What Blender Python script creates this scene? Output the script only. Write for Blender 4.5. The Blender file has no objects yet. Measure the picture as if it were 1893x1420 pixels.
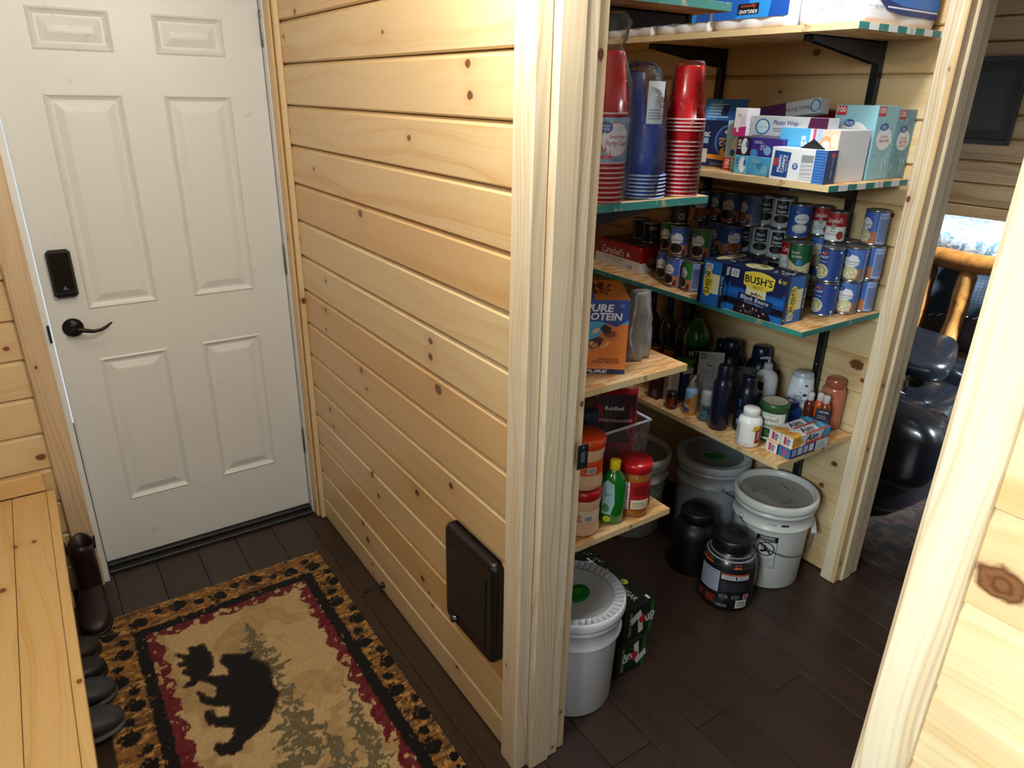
import bpy, bmesh, math, random
import numpy as np
from mathutils import Vector, Matrix, noise as mnoise
rnd = random.Random(7)
sc = bpy.context.scene
C = sc.collection
PI = math.pi

# ------------------------------------------------------------------ camera
cam_d = bpy.data.cameras.new('camera'); cam = bpy.data.objects.new('camera', cam_d); C.objects.link(cam)
sc.camera = cam
YAW, PITCH, ROLL = 0.604, -0.390, 0.0212
f_ = Vector((math.sin(YAW)*math.cos(PITCH), math.cos(YAW)*math.cos(PITCH), math.sin(PITCH)))
r_ = Vector((math.cos(YAW), -math.sin(YAW), 0)); u_ = r_.cross(f_)
r2 = math.cos(ROLL)*r_ + math.sin(ROLL)*u_; u2 = -math.sin(ROLL)*r_ + math.cos(ROLL)*u_
cam.matrix_world = Matrix(((r2.x, u2.x, -f_.x, -0.7535), (r2.y, u2.y, -f_.y, -2.7792), (r2.z, u2.z, -f_.z, 1.7645), (0, 0, 0, 1)))
cam_d.sensor_width = 36; cam_d.lens = 1300.96/1893*36; cam_d.clip_start = 0.02

# ------------------------------------------------------------------ world, lights, exposure
w = bpy.data.worlds.new('world'); sc.world = w; w.use_nodes = True
w.node_tree.nodes['Background'].inputs[0].default_value = (0.75, 0.87, 1.0, 1)
w.node_tree.nodes['Background'].inputs[1].default_value = 0.9
def area(name, loc, target, sx, sy, power, col):
    l = bpy.data.lights.new(name, 'AREA'); l.shape = 'RECTANGLE'; l.size = sx; l.size_y = sy; l.energy = power; l.color = col
    o = bpy.data.objects.new(name, l); C.objects.link(o); o.location = loc
    o.rotation_euler = (Vector(target)-Vector(loc)).to_track_quat('-Z', 'Y').to_euler(); return o
def bulb(name, loc, r, power, col):
    l = bpy.data.lights.new(name, 'POINT'); l.energy = power; l.color = col; l.shadow_soft_size = r
    o = bpy.data.objects.new(name, l); C.objects.link(o); o.location = loc; return o
WARM = (1.0, 0.80, 0.56)
bulb('assumed_entry_ceiling_light', (-0.66, -1.00, 2.26), 0.06, 8.5, (1.0, 0.90, 0.76))  # unseen lamp, assumed from the shadow under the door handle
bulb('assumed_hall_ceiling_light', (-0.15, -1.74, 2.16), 0.06, 30, (1.0, 0.95, 0.85))  # unseen lamp, assumed from the bright casing and upper partition
bulb('assumed_pantry_ceiling_light', (0.92, -1.66, 2.30), 0.06, 25, (0.90, 0.95, 1.0))  # unseen lamp, assumed from the lit shelf edges along the aisle
area('assumed_hall_daylight', (-0.9, -4.4, 1.75), (0.4, -1.5, 0.9), 1.4, 1.2, 14, (0.80, 0.91, 1.0))  # area light standing in for daylight from an assumed window, out of view
side_fill = area('added_side_fill', (-2.25, -3.0, 1.9), (0.1, -2.75, 1.15), .8, 1.0, 19, (0.78, 0.95, 1.0)); side_fill.data.spread = math.radians(55)  # added fill that brightens the near wall; the left wall has no window
living_fill = area('assumed_living_daylight', (3.1, -3.6, 2.25), (3.1, -1.1, 0.75), .5, .5, 120, (0.78, 0.90, 1.0)); living_fill.data.spread = math.radians(50)  # added narrow-beam area light on recliner and quilt; the daylight source is assumed
sc.view_settings.view_transform = 'Standard'; sc.view_settings.look = 'None'
sc.view_settings.exposure = 0.0; sc.view_settings.gamma = 1.0; sc.view_settings.use_curve_mapping = False
sc.cycles.max_bounces = 7; sc.cycles.diffuse_bounces = 3; sc.cycles.glossy_bounces = 3
sc.cycles.transmission_bounces = 4; sc.cycles.transparent_max_bounces = 8
sc.cycles.caustics_reflective = False; sc.cycles.caustics_refractive = False
sc.cycles.sample_clamp_indirect = 6.0

# ------------------------------------------------------------------ materials
def lin(h):
    h = h.lstrip('#'); o = []
    for i in (0, 2, 4):
        c = int(h[i:i+2], 16)/255; o.append(c/12.92 if c <= .04045 else ((c+.055)/1.055)**2.4)
    return (o[0], o[1], o[2], 1)
_m = {}
def N(nt, t, **kw):
    n = nt.nodes.new(t)
    for k, v in kw.items():
        if k.startswith('i_'): n.inputs[k[2:]].default_value = v
        else: setattr(n, k, v)
    return n
def M(hexc, rough=.45, metal=0.0, spec=.5, vary=.06, coat=0.0, trans=0.0, alpha=1.0, bump=0.0, sub=0.0):
    key = (hexc, rough, metal, spec, vary, coat, trans, alpha, bump, sub)
    if key in _m: return _m[key]
    m = bpy.data.materials.new('mat_'+hexc.strip('#')); m.use_nodes = True; nt = m.node_tree
    b = nt.nodes['Principled BSDF']; c = lin(hexc)
    b.inputs['Roughness'].default_value = rough; b.inputs['Metallic'].default_value = metal
    b.inputs['Specular IOR Level'].default_value = spec; b.inputs['Coat Weight'].default_value = coat
    b.inputs['Transmission Weight'].default_value = trans; b.inputs['Alpha'].default_value = alpha
    if sub: b.inputs['Subsurface Weight'].default_value = sub; b.inputs['Subsurface Radius'].default_value = (.02, .012, .008)
    if vary:
        tc = N(nt, 'ShaderNodeTexCoord'); no = N(nt, 'ShaderNodeTexNoise'); no.inputs['Scale'].default_value = 22
        no.inputs['Detail'].default_value = 4
        mx = N(nt, 'ShaderNodeMix', data_type='RGBA'); mx.inputs[6].default_value = tuple(x*(1-vary) for x in c[:3])+(1,)
        mx.inputs[7].default_value = tuple(min(1, x*(1+vary)) for x in c[:3])+(1,)
        nt.links.new(tc.outputs['Object'], no.inputs['Vector']); nt.links.new(no.outputs['Fac'], mx.inputs[0])
        nt.links.new(mx.outputs[2], b.inputs['Base Color'])
        if bump:
            bp = N(nt, 'ShaderNodeBump'); bp.inputs['Strength'].default_value = bump; bp.inputs['Distance'].default_value = .002
            n2 = N(nt, 'ShaderNodeTexNoise'); n2.inputs['Scale'].default_value = 320; nt.links.new(tc.outputs['Object'], n2.inputs['Vector'])
            nt.links.new(n2.outputs['Fac'], bp.inputs['Height']); nt.links.new(bp.outputs[0], b.inputs['Normal'])
    else: b.inputs['Base Color'].default_value = c
    _m[key] = m; return m
def P(h): return M(h, .42, vary=.03)          # printed carton or paper
def G(h): return M(h, .22, vary=.03)          # glossy plastic

def film(name, tint, amount, rough=.07):
    m = bpy.data.materials.new(name); m.use_nodes = True; nt = m.node_tree; nt.nodes.clear()
    out = N(nt, 'ShaderNodeOutputMaterial'); tr = N(nt, 'ShaderNodeBsdfTransparent'); gl = N(nt, 'ShaderNodeBsdfGlossy')
    df = N(nt, 'ShaderNodeBsdfDiffuse'); df.inputs[0].default_value = lin(tint); gl.inputs['Roughness'].default_value = rough
    fr = N(nt, 'ShaderNodeFresnel'); fr.inputs[0].default_value = 1.28
    tc = N(nt, 'ShaderNodeTexCoord'); no = N(nt, 'ShaderNodeTexNoise'); no.inputs['Scale'].default_value = 34; no.inputs['Detail'].default_value = 5
    no.inputs['Distortion'].default_value = 1.5
    bp = N(nt, 'ShaderNodeBump'); bp.inputs['Strength'].default_value = .9; bp.inputs['Distance'].default_value = .006
    nt.links.new(tc.outputs['Object'], no.inputs['Vector']); nt.links.new(no.outputs['Fac'], bp.inputs['Height'])
    nt.links.new(bp.outputs[0], gl.inputs['Normal']); nt.links.new(bp.outputs[0], fr.inputs['Normal'])
    tr.inputs[0].default_value = (1, 1, 1, 1)
    m1 = N(nt, 'ShaderNodeMixShader'); m1.inputs[0].default_value = amount
    m2 = N(nt, 'ShaderNodeMixShader')
    nt.links.new(tr.outputs[0], m1.inputs[1]); nt.links.new(df.outputs[0], m1.inputs[2])
    nt.links.new(fr.outputs[0], m2.inputs[0]); nt.links.new(m1.outputs[0], m2.inputs[1]); nt.links.new(gl.outputs[0], m2.inputs[2])
    nt.links.new(m2.outputs[0], out.inputs[0]); return m

class NT:
    """small helper for math graphs"""
    def __init__(s, name):
        s.m = bpy.data.materials.new(name); s.m.use_nodes = True; s.nt = s.m.node_tree; s.b = s.nt.nodes['Principled BSDF']
    def L(s, a, b): s.nt.links.new(a, b)
    def put(s, sock, v):
        if hasattr(v, 'is_output') or isinstance(v, bpy.types.NodeSocket): s.L(v, sock)
        else: sock.default_value = v
    def math(s, op, a, b=0.0, c=0.0, clamp=False):
        n = s.nt.nodes.new('ShaderNodeMath'); n.operation = op; n.use_clamp = clamp
        s.put(n.inputs[0], a); s.put(n.inputs[1], b); s.put(n.inputs[2], c); return n.outputs[0]
    def sep(s, v):
        n = s.nt.nodes.new('ShaderNodeSeparateXYZ'); s.L(v, n.inputs[0]); return n.outputs
    def comb(s, x, y, z):
        n = s.nt.nodes.new('ShaderNodeCombineXYZ')
        for i, v in enumerate((x, y, z)): s.put(n.inputs[i], v)
        return n.outputs[0]
    def noise(s, vec, scale=1.0, detail=3.0, dist=0.0, rough=.5):
        n = s.nt.nodes.new('ShaderNodeTexNoise'); s.L(vec, n.inputs['Vector']); n.inputs['Scale'].default_value = scale
        n.inputs['Detail'].default_value = detail; n.inputs['Distortion'].default_value = dist; n.inputs['Roughness'].default_value = rough
        return n.outputs['Fac']
    def ramp(s, fac, stops):
        n = s.nt.nodes.new('ShaderNodeValToRGB'); s.put(n.inputs[0], fac); cr = n.color_ramp
        while len(cr.elements) < len(stops): cr.elements.new(.5)
        for e, (p, c) in zip(cr.elements, stops): e.position = p; e.color = lin(c) if isinstance(c, str) else (c, c, c, 1)
        return n.outputs[0]
    def mix(s, fac, a, b, mode='MIX'):
        n = s.nt.nodes.new('ShaderNodeMix'); n.data_type = 'RGBA'; n.blend_type = mode
        s.put(n.inputs[0], fac)
        for i, v in ((6, a), (7, b)):
            if isinstance(v, str): v = lin(v)
            s.put(n.inputs[i], v)
        return n.outputs[2]

def wood(name, light, mid, dark, knot='#643820', rough=.38, streak=.5, knots=True, fine=.25, coat=.15):
    """board wood: local X runs along the board, local Y across it"""
    t = NT(name); tc = t.nt.nodes.new('ShaderNodeTexCoord'); oi = t.nt.nodes.new('ShaderNodeObjectInfo')
    x, y, z = t.sep(tc.outputs['Object'])[:3]
    r = oi.outputs['Random']; off = t.math('MULTIPLY', r, 57.0)
    swell = 0.0; kmask = None; halo = None
    if knots:
        for i in range(1, 4):
            at = t.nt.nodes.new('ShaderNodeAttribute'); at.attribute_type = 'OBJECT'; at.attribute_name = 'knot%d' % i
            kx, ky, kr = t.sep(at.outputs['Vector'])[:3]
            dx = t.math('SUBTRACT', x, kx); dy = t.math('SUBTRACT', y, ky)
            wob = t.math('MULTIPLY', t.math('SUBTRACT', t.noise(t.comb(t.math('MULTIPLY', x, 60), t.math('MULTIPLY', y, 60), off), 1, 2), .5), .8)
            d = t.math('SQRT', t.math('ADD', t.math('MULTIPLY', t.math('MULTIPLY', dx, dx), .55), t.math('MULTIPLY', dy, dy)))
            q = t.math('DIVIDE', d, t.math('ADD', kr, 0.00001))           # distance in knot radii
            q = t.math('ADD', q, wob)
            q0 = q if i == 1 else t.math('MINIMUM', q0, q)
            on = t.math('GREATER_THAN', kr, .001)
            k = t.math('MULTIPLY', on, t.math('SUBTRACT', 1.35, q, clamp=True)); k = t.math('MULTIPLY', k, 2.6, clamp=True)
            h = t.math('MULTIPLY', on, t.math('MULTIPLY', t.math('SUBTRACT', 4.5, q, clamp=False), .28, clamp=True))
            kmask = k if kmask is None else t.math('MAXIMUM', kmask, k)
            halo = h if halo is None else t.math('MAXIMUM', halo, h)
            s_ = t.math('MULTIPLY', on, t.math('DIVIDE', t.math('MULTIPLY', t.math('MULTIPLY', kr, kr), dy), t.math('ADD', t.math('MULTIPLY', d, d), t.math('MULTIPLY', kr, kr))))
            swell = s_ if isinstance(swell, float) else t.math('ADD', swell, s_)
    yy = t.math('SUBTRACT', y, t.math('MULTIPLY', swell, 1.2)) if knots else y
    bend = t.math('MULTIPLY', t.math('SUBTRACT', t.noise(t.comb(t.math('ADD', t.math('MULTIPLY', x, 1.1), off), t.math('MULTIPLY', yy, 5), z), 1, 2), .5), .16)
    gy = t.math('ADD', yy, bend)
    v1 = t.comb(t.math('ADD', t.math('MULTIPLY', x, .5), off), t.math('MULTIPLY', gy, 26), t.math('MULTIPLY', z, 26))
    broad = t.noise(v1, 1, 4, .3)
    v2 = t.comb(t.math('ADD', t.math('MULTIPLY', x, 4), off), t.math('MULTIPLY', gy, 420), t.math('MULTIPLY', z, 420))
    fine_n = t.noise(v2, 1, 2)
    rings = t.math('ABSOLUTE', t.math('SINE', t.math('MULTIPLY', t.math('ADD', gy, t.math('MULTIPLY', z, .6)), 230)))
    rings = t.math('POWER', rings, 3.0)
    late = t.math('MULTIPLY', rings, t.math('MULTIPLY', t.math('SUBTRACT', broad, .38), 2.6, clamp=True))
    col = t.ramp(broad, [(.25, light), (.52, light), (.74, mid), (.9, mid)])
    tone = t.mix(t.math('MULTIPLY', t.math('SUBTRACT', r, .30, clamp=True), 1.15), col, mid)
    c2 = t.mix(t.math('MULTIPLY', late, streak), tone, dark)
    c3 = t.mix(t.math('MULTIPLY', t.math('SUBTRACT', fine_n, .5, clamp=True), fine*2), c2, dark)
    blotch = t.noise(t.comb(t.math('ADD', t.math('MULTIPLY', x, 2.2), off), t.math('MULTIPLY', y, 9), z), 1, 2)
    c3 = t.mix(t.math('MULTIPLY', t.math('SUBTRACT', blotch, .55, clamp=True), 1.0, clamp=True), c3, dark)
    if knots:
        c3 = t.mix(t.math('MULTIPLY', halo, .35), c3, dark)
        rg = t.math('MULTIPLY', t.math('ADD', t.math('SINE', t.math('MULTIPLY', q0, 11)), 1.0), .10)
        c3 = t.mix(kmask, c3, t.mix(rg, knot, dark))
    t.L(c3, t.b.inputs['Base Color']); t.b.inputs['Roughness'].default_value = rough
    t.b.inputs['Coat Weight'].default_value = coat; t.b.inputs['Coat Roughness'].default_value = .3
    bp = t.nt.nodes.new('ShaderNodeBump'); bp.inputs['Strength'].default_value = .15; bp.inputs['Distance'].default_value = .001
    t.L(fine_n, bp.inputs['Height']); t.L(bp.outputs[0], t.b.inputs['Normal'])
    return t.m
PINE = wood('pine', '#e0c699', '#d5ac76', '#bf8c52', rough=.36, streak=.20, fine=.2)
PINE_TRIM = wood('pine_trim', '#dfcfb2', '#d0b48e', '#a98560', streak=.6, rough=.42, fine=.4)
BENCH = wood('bench_pine', '#e0bf88', '#d6ab6c', '#bd8748', knot='#7a3f1c', rough=.33, streak=.3, fine=.2)
FLOORM = wood('dark_floor', '#38281f', '#2c1e18', '#1a110d', rough=.34, streak=.6, knots=False, fine=.6, coat=.1)
LOG = wood('log', '#b9803f', '#8a5423', '#2c1a0e', rough=.35, streak=.8, knots=False, fine=.4)
DARKPINE = wood('living_pine', '#a9855c', '#8d6a44', '#5c4028', knots=False)

def osb():
    t = NT('osb'); tc = t.nt.nodes.new('ShaderNodeTexCoord'); out = None
    hs = []
    for ang, sc_ in ((.3, 1), (1.1, 1.2), (-.5, .9)):
        mp = t.nt.nodes.new('ShaderNodeMapping'); mp.inputs['Rotation'].default_value = (0, 0, ang); mp.inputs['Scale'].default_value = (14*sc_, 62*sc_, 30)
        t.L(tc.outputs['Object'], mp.inputs[0])
        v = t.nt.nodes.new('ShaderNodeTexVoronoi'); v.inputs['Scale'].default_value = 1; t.L(mp.outputs[0], v.inputs['Vector'])
        hs.append(t.sep(v.outputs['Color'])[0])
    sel = t.math('GREATER_THAN', hs[0], .5)
    a = t.mix(sel, t.ramp(hs[1], [(0, '#a8703a'), (.3, '#cf9c5e'), (.6, '#dcb27a'), (1, '#ecca98')]), t.ramp(hs[2], [(0, '#8f5c30'), (.18, '#c28c52'), (.5, '#d8aa70'), (1, '#f0d3a4')]))
    g = t.noise(tc.outputs['Object'], 160, 3)
    t.L(t.mix(t.math('MULTIPLY', g, .4), a, '#9c6636'), t.b.inputs['Base Color']); t.b.inputs['Roughness'].default_value = .55
    bp = t.nt.nodes.new('ShaderNodeBump'); bp.inputs['Strength'].default_value = .3; bp.inputs['Distance'].default_value = .002
    t.L(hs[1], bp.inputs['Height']); t.L(bp.outputs[0], t.b.inputs['Normal'])
    return t.m
OSB = osb()
def edge_paint(name, base, chip):
    t = NT(name); tc = t.nt.nodes.new('ShaderNodeTexCoord')
    n = t.noise(tc.outputs['Object'], 38, 5, .4, .65)
    t.L(t.mix(t.math('MULTIPLY', t.math('SUBTRACT', n, .60, clamp=True), 9, clamp=True), base, chip), t.b.inputs['Base Color'])
    t.b.inputs['Roughness'].default_value = .6; return t.m
TEAL = edge_paint('teal_edge_paint', '#2f7f78', '#b9a57c')
WHITE_EDGE = edge_paint('white_edge_paint', '#dfe2dc', '#b9b09c')
RAWEDGE = edge_paint('raw_osb_edge', '#d8bd8c', '#8f6a3f')
def door_paint():
    t = NT('door_paint'); tc = t.nt.nodes.new('ShaderNodeTexCoord')
    n = t.noise(tc.outputs['Object'], 5, 6, .5, .7); n2 = t.noise(tc.outputs['Object'], 30, 3)
    k = t.math('MULTIPLY', t.math('SUBTRACT', t.math('MULTIPLY', n, n2), .36, clamp=True), 4, clamp=True)
    t.L(t.mix(k, '#dcdcd9', '#b9aca0'), t.b.inputs['Base Color']); t.b.inputs['Roughness'].default_value = .38
    return t.m
DOORM = door_paint()
BLACK = M('#131417', .42, vary=.1); BLACKM = M('#1d2226', .38, metal=.3, vary=.1)
# ------------------------------------------------------------------ mesh building
_tx = {}
def text_mesh(s, bold=0.0, shear=0.0):
    k = (s, bold, shear)
    if k in _tx: return _tx[k]
    cu = bpy.data.curves.new('t', 'FONT'); cu.body = s; cu.resolution_u = 2; cu.offset = bold; cu.shear = shear
    o = bpy.data.objects.new('t', cu); C.objects.link(o); bpy.context.view_layer.update()
    dg = bpy.context.evaluated_depsgraph_get(); me = o.evaluated_get(dg).to_mesh()
    vs = [(v.co.x, v.co.y) for v in me.vertices]; fs = [tuple(p.vertices) for p in me.polygons]
    o.evaluated_get(dg).to_mesh_clear(); bpy.data.objects.remove(o); bpy.data.curves.remove(cu)
    x0 = min(v[0] for v in vs); x1 = max(v[0] for v in vs)
    vs = [((x-(x0+x1)/2)/.7, (y-.34)/.7) for x, y in vs]
    _tx[k] = (vs, fs, (x1-x0)/.7); return _tx[k]

class Art:
    def __init__(s, mb, fn, du=None): s.mb, s.fn, s.du, s.k = mb, fn, du, 0
    n = property(lambda s: s.k, lambda s, v: setattr(s, 'k', max(s.k, v) if v > 40 else s.k))
    def add(s, pts, faces, mat):
        s.k += 1; off = .0002+.00005*s.k
        if s.du:
            bm = bmesh.new(); vs = [bm.verts.new((x, y, 0)) for x, y in pts]
            for f in faces:
                try: bm.faces.new([vs[i] for i in f])
                except ValueError: pass
            xs = [p[0] for p in pts]; k0 = math.floor(min(xs)/s.du)+1
            while k0*s.du < max(xs):
                bmesh.ops.bisect_plane(bm, geom=bm.verts[:]+bm.edges[:]+bm.faces[:], plane_co=(k0*s.du, 0, 0), plane_no=(1, 0, 0)); k0 += 1
            bm.verts.index_update(); pts = [(v.co.x, v.co.y) for v in bm.verts]; faces = [tuple(v.index for v in f.verts) for f in bm.faces]; bm.free()
        b = len(s.mb.v); s.mb.v += [tuple(s.fn(x, y, off)) for x, y in pts]
        i = s.mb.mi(mat)
        for f in faces: s.mb.f.append(tuple(b+k for k in f)); s.mb.m.append(i)
        return s
    def rect(s, x0, y0, x1, y1, mat): return s.add([(x0, y0), (x1, y0), (x1, y1), (x0, y1)], [(0, 1, 2, 3)], mat)
    def ell(s, cx, cy, rx, ry, mat, n=20, rot=0.0):
        p = [(rx*math.cos(2*PI*i/n), ry*math.sin(2*PI*i/n)) for i in range(n)]
        p = [(cx+x*math.cos(rot)-y*math.sin(rot), cy+x*math.sin(rot)+y*math.cos(rot)) for x, y in p]
        return s.add(p, [tuple(range(n))], mat)
    def poly(s, pts, mat):
        from mathutils.geometry import tessellate_polygon
        t = tessellate_polygon([[Vector((x, y, 0)) for x, y in pts]]); out = []
        for a, b, c in t:
            A, B, D = pts[a], pts[b], pts[c]
            cr = (B[0]-A[0])*(D[1]-A[1])-(B[1]-A[1])*(D[0]-A[0]); out.append((a, b, c) if cr > 0 else (a, c, b))
        return s.add(pts, out, mat)
    def text(s, st, cx, cy, h, mat, rot=0.0, wid=None, bold=0.0, shear=0.0):
        vs, fs, wd = text_mesh(st, bold, shear); kx = h if wid is None else wid/max(wd, 1e-6)
        c_, s_ = math.cos(rot), math.sin(rot)
        return s.add([(cx+x*kx*c_-y*h*s_, cy+x*kx*s_+y*h*c_) for x, y in vs], fs, mat)
    def lines(s, x0, y0, x1, y1, n, mat, fill=.45, vert=False):
        for i in range(n):
            if vert:
                dx = (x1-x0)/n; s.rect(x0+i*dx, y0, x0+i*dx+dx*fill, y1-(y1-y0)*.3*((i*37) % 5)/5, mat)
            else:
                dy = (y1-y0)/n; s.rect(x0, y0+i*dy, x1-(x1-x0)*.3*((i*37) % 5)/5, y0+i*dy+dy*fill, mat)
        return s
    def bars(s, x0, y0, x1, y1, vert=True):
        s.rect(x0, y0, x1, y1, P('#e8e8e6')); n = 11
        for i in range(n):
            if vert: d = (x1-x0)*.86/n; s.rect(x0+(x1-x0)*.07+i*d, y0+(y1-y0)*.12, x0+(x1-x0)*.07+i*d+d*(.3+.35*((i*7) % 3)/2), y1-(y1-y0)*.1, P('#2a2a2e'))
            else: d = (y1-y0)*.86/n; s.rect(x0+(x1-x0)*.1, y0+(y1-y0)*.07+i*d, x1-(x1-x0)*.1, y0+(y1-y0)*.07+i*d+d*(.3+.35*((i*7) % 3)/2), P('#2a2a2e'))
        return s

class MB:
    def __init__(s): s.v, s.f, s.m, s.mats, s.sm = [], [], [], [], set()
    def mi(s, mat):
        if mat not in s.mats: s.mats.append(mat)
        return s.mats.index(mat)
    def raw(s, vs, fs, mat, smooth=False):
        b = len(s.v); s.v += [tuple(v) for v in vs]; i = s.mi(mat)
        for f in fs:
            if smooth: s.sm.add(len(s.f))
            s.f.append(tuple(b+k for k in f)); s.m.append(i)
        return s
    def box(s, x0, y0, z0, x1, y1, z1, mat, c=0.0, fm=None):
        """fm: materials for faces keyed -x +x -y +y -z +z"""
        X, Y, Z = (x0, x1), (y0, y1), (z0, z1)
        if c <= 0:
            vs = [(X[i], Y[j], Z[k]) for i in (0, 1) for j in (0, 1) for k in (0, 1)]
            fs = {'-x': (0, 1, 3, 2), '+x': (4, 6, 7, 5), '-y': (0, 4, 5, 1), '+y': (2, 3, 7, 6), '-z': (0, 2, 6, 4), '+z': (1, 5, 7, 3)}
            b = len(s.v); s.v += vs
            for k, f in fs.items():
                s.f.append(tuple(b+i for i in f)); s.m.append(s.mi((fm or {}).get(k, mat)))
            return s
        b = len(s.v); idx = {}
        for i in (0, 1):
            for j in (0, 1):
                for k in (0, 1):
                    sx, sy, sz = (1 if i == 0 else -1), (1 if j == 0 else -1), (1 if k == 0 else -1)
                    for a in range(3):
                        p = [X[i]+sx*c, Y[j]+sy*c, Z[k]+sz*c]; p[a] = (X[i], Y[j], Z[k])[a]
                        idx[(i, j, k, a)] = len(s.v); s.v.append(tuple(p))
        def put(vs, out, mt):
            P_ = [Vector(s.v[i]) for i in vs]; n = (P_[1]-P_[0]).cross(P_[2]-P_[0])
            if n.dot(out) < 0: vs = vs[::-1]
            s.f.append(tuple(vs)); s.m.append(s.mi(mt))
        names = ('x', 'y', 'z')
        for a in range(3):
            o1, o2 = [q for q in range(3) if q != a]
            for side in (0, 1):
                ks = []
                for (p, q) in ((0, 0), (1, 0), (1, 1), (0, 1)):
                    t = [0, 0, 0]; t[a] = side; t[o1] = p; t[o2] = q; ks.append(idx[(t[0], t[1], t[2], a)])
                nv = Vector((0, 0, 0)); nv[a] = 1 if side else -1
                put(ks, nv, (fm or {}).get(('+' if side else '-')+names[a], mat))
        for a in range(3):
            for b_ in range(a+1, 3):
                o = 3-a-b_
                for p in (0, 1):
                    for q in (0, 1):
                        t0 = [0, 0, 0]; t0[a] = p; t0[b_] = q; t1 = list(t0); t1[o] = 1
                        nv = Vector((0, 0, 0)); nv[a] = 1 if p else -1; nv[b_] = 1 if q else -1
                        put([idx[(*t0, a)], idx[(*t1, a)], idx[(*t1, b_)], idx[(*t0, b_)]], nv, mat)
        for i in (0, 1):
            for j in (0, 1):
                for k in (0, 1):
                    put([idx[(i, j, k, 0)], idx[(i, j, k, 1)], idx[(i, j, k, 2)]], Vector((i*2-1, j*2-1, k*2-1)), mat)
        return s
    def lathe(s, prof, mat, n=24, cx=0, cy=0, sx=1.0, sy=1.0, smooth=True, wob=None):
        """prof: (r, z) or (r, z, mat); closed at r == 0 ends"""
        b = len(s.v); rings = []
        for p in prof:
            if p[0] <= 1e-6: rings.append([len(s.v)]); s.v.append((cx, cy, p[1]))
            else:
                rings.append(list(range(len(s.v), len(s.v)+n)))
                for i in range(n):
                    a = 2*PI*i/n; r = p[0]*(wob(a, p[1]) if wob else 1)
                    s.v.append((cx+r*math.cos(a)*sx, cy+r*math.sin(a)*sy, p[1]))
        for q in range(len(prof)-1):
            A, B = rings[q], rings[q+1]; mt = s.mi(prof[q+1][2] if len(prof[q+1]) > 2 else mat)
            if len(A) == 1 and len(B) == 1: continue
            for i in range(n):
                j = (i+1) % n
                if len(A) == 1: f = (A[0], B[j], B[i])
                elif len(B) == 1: f = (A[i], A[j], B[0])
                else: f = (A[i], A[j], B[j], B[i])
                if smooth: s.sm.add(len(s.f))
                s.f.append(f); s.m.append(mt)
        return s
    def tube(s, pts, r, mat, n=8, caps=True):
        rs = r if isinstance(r, (list, tuple)) else [r]*len(pts); P_ = [Vector(p) for p in pts]; rings = []
        up = Vector((0, 0, 1)); prev = None
        for i, p in enumerate(P_):
            d = (P_[min(i+1, len(P_)-1)]-P_[max(i-1, 0)]).normalized()
            a = d.cross(up) if prev is None else (prev-d*prev.dot(d))
            if a.length < 1e-4: a = d.cross(Vector((1, 0, 0)))
            a.normalize(); prev = a; c = d.cross(a)
            rings.append(list(range(len(s.v), len(s.v)+n)))
            for k in range(n): s.v.append(tuple(p+rs[i]*(math.cos(2*PI*k/n)*a+math.sin(2*PI*k/n)*c)))
        i_ = s.mi(mat)
        for q in range(len(rings)-1):
            for k in range(n):
                j = (k+1) % n; s.sm.add(len(s.f)); s.f.append((rings[q][k], rings[q+1][k], rings[q+1][j], rings[q][j])); s.m.append(i_)
        if caps: s.f.append(tuple(rings[0])); s.m.append(i_); s.f.append(tuple(rings[-1][::-1])); s.m.append(i_)
        return s
    def loft(s, rings, mat, caps=True):
        """rings: lists of equally many points"""
        n = len(rings[0]); b = len(s.v)
        for R_ in rings: s.v += [tuple(p) for p in R_]
        i_ = s.mi(mat)
        for q in range(len(rings)-1):
            for k in range(n):
                j = (k+1) % n; s.sm.add(len(s.f)); s.f.append((b+q*n+k, b+q*n+j, b+(q+1)*n+j, b+(q+1)*n+k)); s.m.append(i_)
        if caps:
            s.f.append(tuple(range(b, b+n))[::-1]); s.m.append(i_); s.f.append(tuple(range(b+(len(rings)-1)*n, b+len(rings)*n))); s.m.append(i_)
        return s
    def sup(s, cx, cy, cz, rx, ry, rz, mat, e=.35, nu=28, nv=18, amp=0.0, fr=8.0, seed=0.0):
        """soft rounded block (superellipsoid) with optional wrinkles"""
        def sg(a, p): return math.copysign(abs(a)**p, a)
        rows = []
        for j in range(1, nv):
            ph = -PI/2+PI*j/nv; row = []
            for i in range(nu):
                th = 2*PI*i/nu
                p = Vector((rx*sg(math.cos(ph), e)*sg(math.cos(th), e), ry*sg(math.cos(ph), e)*sg(math.sin(th), e), rz*sg(math.sin(ph), e)))
                if amp: p *= 1+amp*mnoise.noise(Vector((p.x*fr+seed, p.y*fr, p.z*fr*.5)))
                row.append((cx+p.x, cy+p.y, cz+p.z))
            rows.append(row)
        s.loft(rows, mat, caps=True); return s
    def plane_art(s, o, u, v, n):
        o, u, v, n = Vector(o), Vector(u), Vector(v), Vector(n)
        return Art(s, lambda a, b, off: o+u*a+v*b+n*off)
    def side(s, f, x0, y0, z0, x1, y1, z1):
        if f == '-y': return s.plane_art((x0, y0, z0), (1, 0, 0), (0, 0, 1), (0, -1, 0))
        if f == '-x': return s.plane_art((x0, y1, z0), (0, -1, 0), (0, 0, 1), (-1, 0, 0))
        if f == '+x': return s.plane_art((x1, y0, z0), (0, 1, 0), (0, 0, 1), (1, 0, 0))
        if f == '+z': return s.plane_art((x0, y0, z1), (1, 0, 0), (0, 1, 0), (0, 0, 1))
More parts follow.
